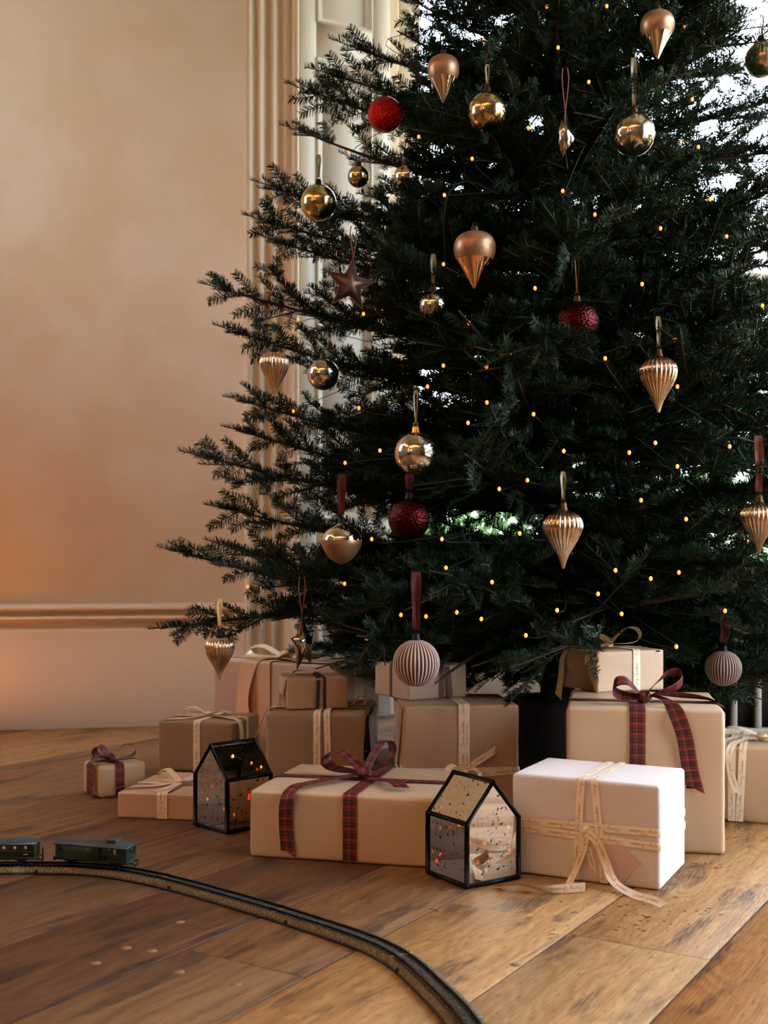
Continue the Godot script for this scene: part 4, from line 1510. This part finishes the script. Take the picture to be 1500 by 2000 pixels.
func onion(label: String, u: float, v: float, depth: float, wpx: float, hpx: float) -> void:
	var k := depth / F
	var r := wpx * 0.5 * k
	var h := hpx * k
	var o := hanging("onion_ornament", label, "ornament", u, v, depth, r)
	var prof: Array = []
	for q in [[0.0006, -0.50], [0.22, -0.47], [0.60, -0.34], [0.90, -0.12], [1.0, 0.04], [0.93, 0.20], [0.72, 0.33], [0.42, 0.42], [0.26, 0.47], [0.20, 0.5]]:
		prof.append(Vector2(q[0] * r, q[1] * h))
	var smooth: Array = catmull(prof, 4)
	obj("copper_underside", lathe(smooth.slice(0, 18), 44), M.copper_frost, o)
	obj("mirrored_shoulder", lathe(smooth.slice(17), 44), M.silver_mirror, o)
	cap_and_loop(o, h * 0.5, "dark_cap", "red_velvet", 0.075, 0.012)


func ribbed_bauble(label: String, u: float, v: float, depth: float, px: float, rise: float) -> void:
	var r := px * 0.5 / F * depth
	var o := hanging("ribbed_bauble", label, "bauble", u, v, depth, r)
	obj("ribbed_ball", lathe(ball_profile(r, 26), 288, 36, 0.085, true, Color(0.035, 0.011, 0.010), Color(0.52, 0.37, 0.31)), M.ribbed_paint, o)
	cap_and_loop(o, r, "dark_cap", "red_velvet", rise, 0.013)


func star(label: String, u: float, v: float, depth: float, px: float, thick: float, m: String, turn: float, roll: float, cord: float) -> void:
	var r := px * 0.5 / F * depth
	var o := hanging("star_ornament", label, "star", u, v, depth, r)
	var b := Basis(Vector3.UP, turn) * Basis(Vector3.BACK, roll)
	var st := new_st()
	for k in 5:
		for s in [-1.0, 1.0]:
			var a := PI / 2 + TAU * k / 5.0
			var p := V(cos(a), sin(a), 0) * r
			for e in [-1.0, 1.0]:
				var i: float = a + e * PI / 5.0
				var q := V(cos(i), sin(i), 0) * r * 0.40
				var c := V(0, 0, s * thick)
				for w in ([p, q, c] if e * s > 0 else [q, p, c]):
					st.add_vertex(b * w)
	obj("star_facets", done(st, false), M[m], o)
	var edge := new_st()
	for k in 5:
		var a := PI / 2 + TAU * k / 5.0
		for e in [-1.0, 1.0]:
			var i: float = a + e * PI / 5.0
			tube(edge, [b * V(cos(a), sin(a), 0) * r, b * V(cos(i), sin(i), 0) * r * 0.40], [0.0009], 5)
	obj("star_rim", done(edge, false), M.star_bronze, o)
	for s in [-1.0, 1.0]:
		var c := new_st()
		var tip := b * V(0, r, 0)
		tube(c, catmull([tip, tip + V(s * 0.003, cord * 0.3, 0), tip + V(s * 0.006, cord * 0.75, 0), tip + V(s * 0.004, cord, -0.003)], 5), [0.0012], 6)
		obj("hanging_cord", done(c), M.leather_cord, o)


func build_decorations() -> void:
	bauble("glossy gold bauble on the left edge of the tree beside the shutter", 622, 396, 2.40, 70, "gold_mercury", "dark_cap", "clear_ribbon", 0.05)
	bauble("speckled gold bauble high in the middle of the tree", 952, 219, 2.15, 76, "gold_mercury", "antique_cap", "clear_ribbon", 0.04, 0.004)
	bauble("crackled bright red bauble at the upper left against the shutter", 752, 224, 2.38, 68, "red_crackle", "dark_cap")
	bauble("silver mercury-glass bauble on a pale ribbon, upper right", 1238, 263, 2.10, 82, "silver_mercury", "antique_cap", "clear_ribbon", 0.09, 0.006)
	bauble("silver mercury-glass bauble hanging over the dark red one", 812, 886, 2.02, 84, "silver_mercury", "gold_cap", "clear_ribbon", 0.06, 0.003)
	bauble("dark red crackled bauble directly under the silver one", 799, 1014, 2.08, 82, "burgundy_glass", "dark_cap", "red_velvet", 0.03, 0.012)
	bauble("embossed burgundy bauble in the middle right of the tree", 1127, 632, 2.08, 86, "burgundy_glass", "antique_cap", "leather_cord", 0.08, 0.003)
	bauble("small silver bauble on a clear ribbon left of the burgundy one", 846, 597, 2.25, 56, "silver_mercury", "antique_cap", "clear_ribbon", 0.06, 0.006)
	bauble("silver bauble half hidden in twigs beside the hanging finial at far left", 631, 731, 2.40, 62, "silver_mercury", "antique_cap")
	bauble("small gold bauble peeping out in the upper left branches", 700, 345, 2.46, 42, "gold_mercury", "antique_cap")
	bauble("small silver bauble deep among the upper left branches", 792, 346, 2.42, 46, "silver_mercury", "antique_cap")
	bauble("pale gold bauble cut off by the right edge in front of the bright window", 1488, 117, 2.55, 68, "champagne_mercury", "dark_cap", "clear_ribbon", 0.05, 0.004)
	teardrop("large copper-topped teardrop with a mirrored tip in the middle of the tree", 927, 509, 2.03, 82, 110, "copper_mirror")
	teardrop("copper-topped teardrop at the top right of the tree", 1284, 70, 2.12, 66, 92, "silver_mirror")
	teardrop("copper-topped teardrop half behind twigs at the upper left", 866, 156, 2.24, 62, 92, "silver_mirror")
	finial("gold ribbed finial at the far left of the tree in front of the casing", 536, 729, 2.30, 58, 92, "dark_cap", "clear_ribbon", 0.02)
	finial("gold ribbed finial hanging lowest at the left, off the longest bough", 429, 1284, 2.20, 58, 88, "dark_cap", "cream_satin", 0.055, 0.006)
	finial("champagne ribbed finial at mid height on the right", 1286, 750, 2.05, 75, 114, "antique_cap", "clear_ribbon", 0.055)
	finial("champagne ribbed finial above the small bow-topped gift, lower middle of the tree", 1100, 1052, 2.00, 79, 118, "antique_cap", "clear_ribbon", 0.05)
	finial("champagne ribbed finial cut off by the right edge", 1482, 1030, 2.00, 72, 104, "antique_cap", "leather_cord", 0.10, 0.012)
	onion("squat onion ornament with silver shoulders and copper underside at the lower left", 667, 1062, 2.10, 80, 80)
	ribbed_bauble("larger pink-and-brown ribbed bauble hanging low in front of the gifts", 813, 1295, 1.93, 92, 0.10)
	ribbed_bauble("smaller ribbed bauble hanging in shade at the right", 1413, 1305, 2.24, 70, 0.07)
	star("dull bronze five-pointed star face-on at the upper left", 684, 556, 2.12, 108, 0.012, "star_bronze", 0.35, -0.12, 0.06)
	star("glass star seen edge-on with a leather cord, upper middle", 1104, 272, 2.08, 112, 0.017, "star_glass", 1.28, 0.0, 0.08)
	star("silver glass star seen edge-on hanging above the brown-ribboned parcel", 592, 1256, 2.15, 116, 0.018, "star_glass", 1.22, 0.1, 0.07)


# ---------------------------------------------------------------- tree
func tree_radius(y: float) -> float:
	return maxf(0.0, 0.84 * (1.0 - pow(clampf((y - 0.2) / 2.6, 0.0, 1.0), 1.25)))


func twig_mesh(seed_: int, flat: float) -> ArrayMesh:
	var r := RandomNumberGenerator.new()
	r.seed = seed_
	var st := new_st()
	var l := 0.105
	var stem := [V(0, 0, 0), V(r.randf_range(-0.002, 0.002), 0.001, l * 0.5), V(0, r.randf_range(-0.002, 0.004), l)]
	var sp := catmull(stem, 3)
	st.set_color(Color(0.055, 0.036, 0.014))
	for i in sp.size() - 1:
		var a: Vector3 = sp[i]
		var b: Vector3 = sp[i + 1]
		for k in 3:
			var t0 := TAU * k / 3.0
			var t1 := TAU * (k + 1) / 3.0
			var e0 := V(cos(t0), sin(t0), 0) * 0.0014
			var e1 := V(cos(t1), sin(t1), 0) * 0.0014
			for q in [a + e0, a + e1, b + e1, a + e0, b + e1, b + e0]:
				st.add_vertex(q)
	var n := 84
	for k in n:
		var t := (k + r.randf()) / n
		var ang: float
		if r.randf() < flat:
			ang = (0.12 if r.randf() < 0.5 else PI - 0.12) + r.randf_range(-0.45, 0.45)
		else:
			ang = r.randf_range(0.15, PI - 0.15)
		var p: Vector3 = sp[clampi(int(t * (sp.size() - 1)), 0, sp.size() - 1)]
		p = V(p.x, p.y, t * l)
		var out := V(cos(ang), sin(ang), 0)
		var fwd := lerpf(0.55, 1.0, t) + r.randf_range(-0.15, 0.2)
		var d := (out + V(0, 0, fwd)).normalized()
		var len_ := r.randf_range(0.017, 0.024) * (1.0 - 0.35 * pow(t, 4.0)) * (0.75 + 0.25 * minf(1.0, t * 5.0))
		var side := d.cross(V(0, 1, 0) if absf(d.y) < 0.8 else V(1, 0, 0)).normalized()
		side = side.rotated(d, r.randf_range(-0.5, 0.5))
		var up := side.cross(d)
		var w := 0.00105
		var m1 := p + d * len_ * 0.25
		var m2 := p + d * len_ * 0.85 + up * len_ * 0.05
		var tip := p + d * len_ + up * len_ * 0.05
		var g := r.randf_range(0.75, 1.25)
		st.set_color(Color(0.009 * g, 0.028 * g, 0.014 * g))
		for q in [p, m1 - side * w, m1 + side * w, m1 - side * w, m2 - side * w * 0.8, m2 + side * w * 0.8, m1 - side * w, m2 + side * w * 0.8, m1 + side * w, m2 - side * w * 0.8, tip, m2 + side * w * 0.8]:
			st.add_vertex(q)
	return done(st, false)


var twigs: Array = []
var twig_count := 0
var tried := 0


func blocked(a: Vector3, b: Vector3) -> bool:
	var mid := (a + b) * 0.5
	for c in clear:
		var p: Vector3 = c[0]
		var rad: float = c[1]
		if absf(mid.y - p.y) > rad + 0.12 or absf(mid.x - p.x) > rad + 0.12:
			continue
		# the way from the decoration out of the tree
		var out := Vector3(p.x - TX, 0, p.z - TZ).normalized() * 0.35 + Vector3(0, 0, 0.8)
		for q in [a, mid, b]:
			var n := Geometry3D.get_closest_point_to_segment(q, p, p + out)
			if n.distance_to(q) < rad + 0.016:
				return true
	for g in gift_boxes:
		for q in [a, mid, b]:
			var l: Vector3 = g[0] * q
			var s: Vector3 = g[1]
			if absf(l.x) < s.x * 0.5 + 0.015 and absf(l.z) < s.z * 0.5 + 0.015 and l.y > -0.02 and l.y < s.y + 0.02:
				return true
	return minf(a.y, b.y) < (0.13 if Vector2(mid.x - TX, mid.z - TZ).length() < 0.45 or mid.z < TZ - 0.15 else 0.215)


func shoot(list: Array, at_: Vector3, d: Vector3, up: Vector3, size: float, r: RandomNumberGenerator) -> void:
	tried += 1
	if blocked(at_, at_ + d * size * 0.105):
		return
	var side := up.cross(d)
	if side.length() < 0.05:
		side = Vector3.RIGHT.cross(d)
	side = side.normalized().rotated(d, r.randf_range(-0.35, 0.35))
	var u := d.cross(side).normalized()
	var k := r.randf_range(0.95, 1.1)
	list.append(Transform3D(Basis(side * k, u * k, d * size), at_))


func spray(list: Array, wood: SurfaceTool, a: Vector3, d0: Vector3, length: float, up: Vector3, depth: int, r: RandomNumberGenerator, droop: float) -> void:
	# a side branch: shoots end to end, with smaller ones at either side
	var p := a
	var d := d0
	var left := length
	var path: Array = [p]
	var had := list.size()
	var k := 0
	while left > 0.02:
		var s := clampf(left / 0.1, 0.45, 1.0)
		shoot(list, p, d, up, s, r)
		if depth > 0 and k > 0 or (depth > 0 and length > 0.12):
			for e in [-1.0, 1.0]:
				if r.randf() < 0.88:
					var sd: Vector3 = (d * 0.85 + d.cross(up).normalized() * e * r.randf_range(0.55, 0.85) + up * r.randf_range(-0.12, 0.15)).normalized()
					var l: float = clampf(left * 0.55, 0.05, 0.12) * r.randf_range(0.7, 1.1)
					spray(list, wood, p + d * 0.02, sd, l, up, depth - 1, r, droop)
		p += d * s * 0.095
		path.append(p)
		left -= 0.1
		d = (d + Vector3(0, droop, 0) + V(r.randf_range(-0.1, 0.1), r.randf_range(-0.08, 0.08), r.randf_range(-0.1, 0.1))).normalized()
		k += 1
	if path.size() > 2 and depth > 0 and list.size() - had > 2:
		tube(wood, path, [0.0026, 0.0014], 5, false)


func bough(tree: Node3D, a: Vector3, tip: Vector3, sag: float, r: RandomNumberGenerator, fan := 1.0) -> void:
	var v := tip - a
	var l := v.length()
	var c := catmull([a, a + v * 0.35 + V(0, sag, 0), a + v * 0.7 + V(0, sag * 0.8, 0), tip], 6)
	var wood := new_st()
	var radii: Array = []
	for i in c.size():
		radii.append(lerpf(0.004 + l * 0.009, 0.0015, float(i) / (c.size() - 1)))
	tube(wood, c, radii, 7)
	var list: Array = []
	tried = 0
	var total := 0.0
	var flip := 1.0
	var next := l * 0.07
	for i in c.size() - 1:
		var p: Vector3 = c[i]
		var q: Vector3 = c[i + 1]
		var d := (q - p).normalized()
		var side0 := d.cross(Vector3.UP).normalized()
		var up := side0.cross(d).rotated(d, r.randf_range(-0.75, 0.75))
		var seg := p.distance_to(q)
		var s := 0.0
		while total + seg >= next and s < 20.0:
			var t := next / l
			var o := p + d * (next - total)
			# side branch
			var len_ := (0.10 + 0.34 * l * sin(clampf(t, 0.0, 1.0) * PI * 0.85 + 0.35) * (1.0 - t * 0.62)) * r.randf_range(0.75, 1.1) * fan
			var sd := (d * 0.9 + d.cross(up).normalized() * flip * r.randf_range(0.65, 0.95) + up * r.randf_range(-0.15, 0.22)).normalized()
			spray(list, wood, o, sd, minf(len_, l * (1.05 - t) + 0.06), up, 1, r, 0.04)
			if r.randf() < 0.6:
				var ud := (d * 0.8 + up * r.randf_range(0.35, 0.7) + side0 * r.randf_range(-0.4, 0.4)).normalized()
				shoot(list, o, ud, side0, r.randf_range(0.5, 0.8), r)
			if r.randf() < 0.5:
				var hd := (d * 0.7 - up * r.randf_range(0.4, 0.8) + side0 * r.randf_range(-0.4, 0.4)).normalized()
				shoot(list, o, hd, side0, r.randf_range(0.5, 0.8), r)
			flip = -flip
			next += r.randf_range(0.024, 0.036)
			s += 1.0
		# shoots along the bough itself, past the bare inner part
		if total > l * 0.12:
			shoot(list, p, d, up, clampf(seg / 0.1, 0.4, 1.2), r)
		total += seg
	var dt: Vector3 = (c[-1] - c[-2]).normalized()
	shoot(list, c[-1], dt, Vector3.UP, 0.75, r)
	for e in [-1.0, 1.0]:
		shoot(list, c[-1], (dt + dt.cross(Vector3.UP) * e * 0.8).normalized(), Vector3.UP, 0.55, r)
	if list.size() < tried * 0.42:
		return # its place is taken by gifts or ornaments
	var b := obj("bough", done(wood), M.bark, tree)
	var groups := [[], [], []]
	for x in list:
		groups[r.randi() % 3].append(x)
	for k in 3:
		if groups[k].is_empty():
			continue
		var mm := MultiMesh.new()
		mm.transform_format = MultiMesh.TRANSFORM_3D
		mm.use_colors = true
		mm.mesh = twigs[k]
		mm.instance_count = groups[k].size()
		for i in groups[k].size():
			mm.set_instance_transform(i, groups[k][i])
			var g := r.randf_range(0.75, 1.2)
			var y := r.randf_range(0.9, 1.15)
			mm.set_instance_color(i, Color(g * y, g, g * (2.0 - y)))
		var mi := MultiMeshInstance3D.new()
		mi.name = "needles"
		mi.multimesh = mm
		mi.material_override = M.needles
		mi.set_meta("kind", "stuff")
		b.add_child(mi, true)
		twig_count += groups[k].size()


func build_tree() -> void:
	var r := RandomNumberGenerator.new()
	r.seed = 2024
	for k in 3:
		twigs.append(twig_mesh(31 + k, [0.75, 0.5, 0.6][k]))
	var tree := thing("christmas_tree", "big dark green fir christmas tree standing in front of the window, hung with glass ornaments", "christmas tree", Vector3.ZERO)
	var st := new_st()
	var trunk: Array = []
	var rad: Array = []
	for k in 12:
		var y := 0.06 + 2.65 * k / 11.0
		trunk.append(V(TX + 0.006 * sin(y * 3.0), y, TZ + 0.006 * cos(y * 2.3)))
		rad.append(lerpf(0.042, 0.006, k / 11.0))
	tube(st, trunk, rad, 12)
	obj("trunk", done(st), M.bark, tree)
	# the boughs that draw the left outline, tip by tip
	var tips := [[357, 1222, 2.58], [372, 1084, 2.60], [415, 897, 2.60], [466, 1000, 2.55], [450, 569, 2.60], [482, 655, 2.52], [497, 850, 2.56], [497, 790, 2.64], [551, 372, 2.60], [536, 437, 2.62], [556, 476, 2.60], [611, 266, 2.58], [618, 183, 2.62], [661, 150, 2.6], [706, 98, 2.58], [775, 60, 2.58], [818, 8, 2.60], [470, 1075, 2.4], [750, 1335, 2.40], [850, 1335, 2.12]]
	for q in tips:
		var tip := at(q[0], q[1], q[2])
		var reach := absf(tip.x - TX)
		var rise := -0.10 if q[1] > 1150 else 0.02 + r.randf() * 0.06
		var y := clampf(tip.y - rise - reach * 0.10, 0.30, 2.6)
		bough(tree, V(TX, y, TZ), tip, 0.03 if q[1] > 1150 else -0.025, r, 0.62)
	# whorls
	var y := 0.33
	var turn := 0.0
	while y < 2.62:
		var n := 8 if y < 1.3 else (7 if y < 1.9 else 5)
		turn += 0.7
		for k in n:
			var az := turn + TAU * (k + r.randf_range(-0.25, 0.25)) / n
			var d := V(cos(az), 0, sin(az))
			var y0 := y + r.randf_range(-0.04, 0.04)
			var rr := tree_radius(y0) * r.randf_range(0.86, 1.03)
			if d.x < -0.3:
				rr = minf(rr, tree_radius(y0) * 0.58 / -d.x)
			if d.z < -0.5:
				rr = minf(rr, 0.80)
			var lift := rr * r.randf_range(0.0, 0.22) if y0 > 0.55 else rr * r.randf_range(-0.12, 0.08)
			bough(tree, V(TX, y0, TZ), V(TX, y0, TZ) + d * rr + V(0, lift, 0), rr * r.randf_range(-0.06, 0.02), r)
		y += 0.095 if y < 1.4 else 0.11
	# short boughs that hang round the foot of the trunk
	for k in 26:
		var az := TAU * (k + r.randf_range(-0.3, 0.3)) / 16.0
		if k >= 16:
			az = PI * (1.0 + (k - 15.5) / 10.0)
		var rr := r.randf_range(0.30, 0.50) if k < 16 else r.randf_range(0.5, 0.74)
		var y0 := r.randf_range(0.36, 0.46)
		bough(tree, V(TX, y0, TZ), V(TX + cos(az) * rr, y0 - r.randf_range(0.10, 0.20), TZ + sin(az) * rr), 0.02, r, 0.9)
	# stand
	var s := thing("tree_stand", "dark round stand in the shade at the foot of the tree", "tree stand", V(TX, 0, TZ))
	obj("bucket", lathe([Vector2(0.002, 0.0), Vector2(0.13, 0.0), Vector2(0.135, 0.01), Vector2(0.105, 0.16), Vector2(0.11, 0.17), Vector2(0.10, 0.17), Vector2(0.09, 0.05), Vector2(0.002, 0.05)], 32), M.stand_black, s)


func build_fairy_lights() -> void:
	var px := [[946, 76], [753, 12 + 60], [1068, 13], [1090, 93], [1185, 12], [1370, 46], [1420, 45], [1337, 54], [1150, 160], [1352, 194], [1334, 276], [1364, 287], [1099, 373], [1032, 250], [922, 310], [818, 267], [681, 296], [868, 381], [1290, 446], [1419, 462], [1162, 419], [1387, 389], [1455, 513], [1489, 597], [1254, 555], [1045, 563], [916, 631], [866, 516], [710, 613], [582, 625], [1318, 663], [1182, 700], [1488, 690], [950, 716], [1000, 692], [1323, 755], [951, 786], [835, 755], [701, 797], [573, 803], [1042, 809], [914, 826], [674, 904], [866, 714], [1280, 865], [1425, 872], [1101, 881], [1030, 938], [1323, 911], [1252, 977], [975, 955], [1015, 1042], [863, 1053], [1340, 1014], [726, 1053], [1460, 1058], [1326, 1118], [1271, 1130], [1202, 1114], [961, 1137], [673, 1140], [871, 1109], [484, 1146], [1088, 1192], [1214, 1199], [1416, 1193], [832, 1204], [940, 1209], [783, 1201], [716, 1247], [1027, 1241], [1321, 1263], [1168, 1160], [892, 1196], [742, 880], [1229, 884]]
	var pts: Array = []
	for q in px:
		# in the outer foliage on the viewer's side
		var depth := -TZ
		for k in 8:
			var p := at(q[0], q[1], depth)
			var rr := tree_radius(p.y) * 0.80
			var dx := p.x - TX
			depth = -TZ - sqrt(maxf(0.0, rr * rr - dx * dx)) - 0.02
		var p := at(q[0], q[1], minf(depth, 2.6))
		pts.append(p)
	# chain them row by row from the top
	var order: Array = []
	var rest := range(pts.size())
	var cur := 0
	while rest.size():
		var best: int = rest[0]
		var bd := INF
		for k in rest:
			var dd: float = (pts[k] - pts[cur]).length() + absf(pts[k].y - pts[cur].y) * 1.5
			if k == cur:
				dd = -1.0
			if dd < bd:
				bd = dd
				best = k
		order.append(best)
		rest.erase(best)
		cur = best
	var s := thing("fairy_light_string", "string of tiny warm white lights wound through the tree", "fairy lights", Vector3.ZERO)
	var bulb := lathe(ball_profile(0.0031, 8, 1.3), 10)
	var path: Array = []
	for i in order.size():
		var p: Vector3 = pts[order[i]]
		clear.append([p, 0.010])
		var o := obj("bulb", bulb, M.bulb_glow, s)
		o.position = p
		path.append(p + V(0.004, -0.004, -0.004))
		if i + 1 < order.size():
			var q: Vector3 = pts[order[i + 1]]
			var mid := (p + q) * 0.5
			var inward := (V(TX, mid.y, TZ) - mid) * 0.40
			path.append(mid + inward + V(0, 0.02, 0))
	var c := new_st()
	tube(c, catmull(path, 6), [0.0009], 5)
	obj("cable", done(c), M.cable_green, s)


# ---------------------------------------------------------------- garden outside
func build_garden() -> void:
	struct("ground", bar_mesh(V(-14, -0.7, -22), V(16, -0.45, -4.2)), M.lawn_green, "lawn outside the window", "lawn")
	var r := RandomNumberGenerator.new()
	r.seed = 5
	var leaf := new_st()
	quad(leaf, V(0, 0, 0), V(-0.03, 0.01, 0.05), V(0, 0, 0.12), V(0.03, 0.01, 0.05))
	var lm := done(leaf, false)
	var labels := ["blurred green bush outside the left part of the window", "blurred green bush outside the middle of the window", "blurred green bush outside the right part of the window"]
	for k in 3:
		var c: Vector3 = [V(0.55, 0.2, -7.2), V(2.2, 0.35, -8.0), V(4.0, 0.15, -7.0)][k]
		var t := thing("garden_bush", labels[k], "bush", V(c.x, -0.45, c.z))
		var st := new_st()
		for j in 7:
			var a := TAU * j / 7.0
			tube(st, [V(0, 0, 0), V(cos(a) * 0.2, 0.5, sin(a) * 0.2), V(cos(a) * 0.5, 1.0, sin(a) * 0.5)], [0.03, 0.012], 6)
		obj("stem", done(st), M.bark, t)
		var mm := MultiMesh.new()
		mm.transform_format = MultiMesh.TRANSFORM_3D
		mm.use_colors = true
		mm.mesh = lm
		mm.instance_count = 2600
		for i in 2600:
			var d := V(r.randfn(), r.randfn(), r.randfn()).normalized() * pow(r.randf(), 0.4)
			var p := V(d.x * 1.0, 0.95 + d.y * 0.75, d.z * 0.8)
			var b := Basis.from_euler(V(r.randf() * TAU, r.randf() * TAU, r.randf() * TAU))
			mm.set_instance_transform(i, Transform3D(b, p))
			var g := r.randf_range(0.6, 1.3)
			mm.set_instance_color(i, Color(0.10 * g, 0.20 * g, 0.05 * g))
		var mi := MultiMeshInstance3D.new()
		mi.name = "leaves"
		mi.multimesh = mm
		mi.material_override = M.garden_leaf
		mi.set_meta("kind", "stuff")
		t.add_child(mi, true)


# ---------------------------------------------------------------- scene
func _ready() -> void:
	# camera
	var cam := Camera3D.new()
	cam.name = "camera"
	add_child(cam)
	cam.position = Vector3(0, EYE, 0)
	cam.near = 0.05
	cam.far = 100.0
	var lens := CameraAttributesPhysical.new()
	lens.frustum_focal_length = 40.0
	lens.frustum_focus_distance = 1.95
	lens.frustum_near = 0.05
	lens.frustum_far = 100.0
	lens.exposure_aperture = 8.0
	cam.attributes = lens
	cam.projection = Camera3D.PROJECTION_FRUSTUM
	cam.size = 2.0 * 0.05 * 1000.0 / F
	cam.frustum_offset = Vector2(0, 0.05 * 110.0 / F)
	cam.current = true
	# sky
	var world := WorldEnvironment.new()
	world.name = "world"
	var env := Environment.new()
	env.background_mode = Environment.BG_SKY
	var sky := Sky.new()
	var sm := ProceduralSkyMaterial.new()
	sm.sky_top_color = Color(0.80, 0.86, 0.95)
	sm.sky_horizon_color = Color(0.95, 0.95, 0.93)
	sm.ground_horizon_color = Color(0.62, 0.62, 0.56)
	sm.ground_bottom_color = Color(0.42, 0.43, 0.36)
	sm.sun_angle_max = 1.0
	sky.sky_material = sm
	env.sky = sky
	env.background_energy_multiplier = 20.0
	env.tonemap_mode = Environment.TONE_MAPPER_LINEAR
	env.tonemap_exposure = 0.79
	env.sdfgi_enabled = true
	env.ssao_enabled = true
	env.ssil_enabled = true
	world.environment = env
	add_child(world)
	# low sun, shining past the viewer's left onto the floor beyond the left edge
	var sun := DirectionalLight3D.new()
	sun.name = "sun"
	sun.light_color = Color(1.0, 0.74, 0.48)
	sun.light_energy = 85.0
	sun.light_angular_distance = 1.0
	sun.shadow_enabled = true
	add_child(sun)
	sun.look_at_from_position(Vector3.ZERO, Vector3(0.06, -0.36, -1.0))

	make_materials()
	build_setting()
	build_garden()
	build_gifts()
	build_lanterns()
	build_railway()
	coach("green toy luggage van with a roof lookout and open sliding door, on the track", "luggage_van", 250.0, 0.122, true)
	coach("green toy passenger coach cut off by the left edge, coupled to the luggage van", "passenger_coach", 70.0, 0.128, false)
	build_decorations()
	build_fairy_lights()
	build_tree()
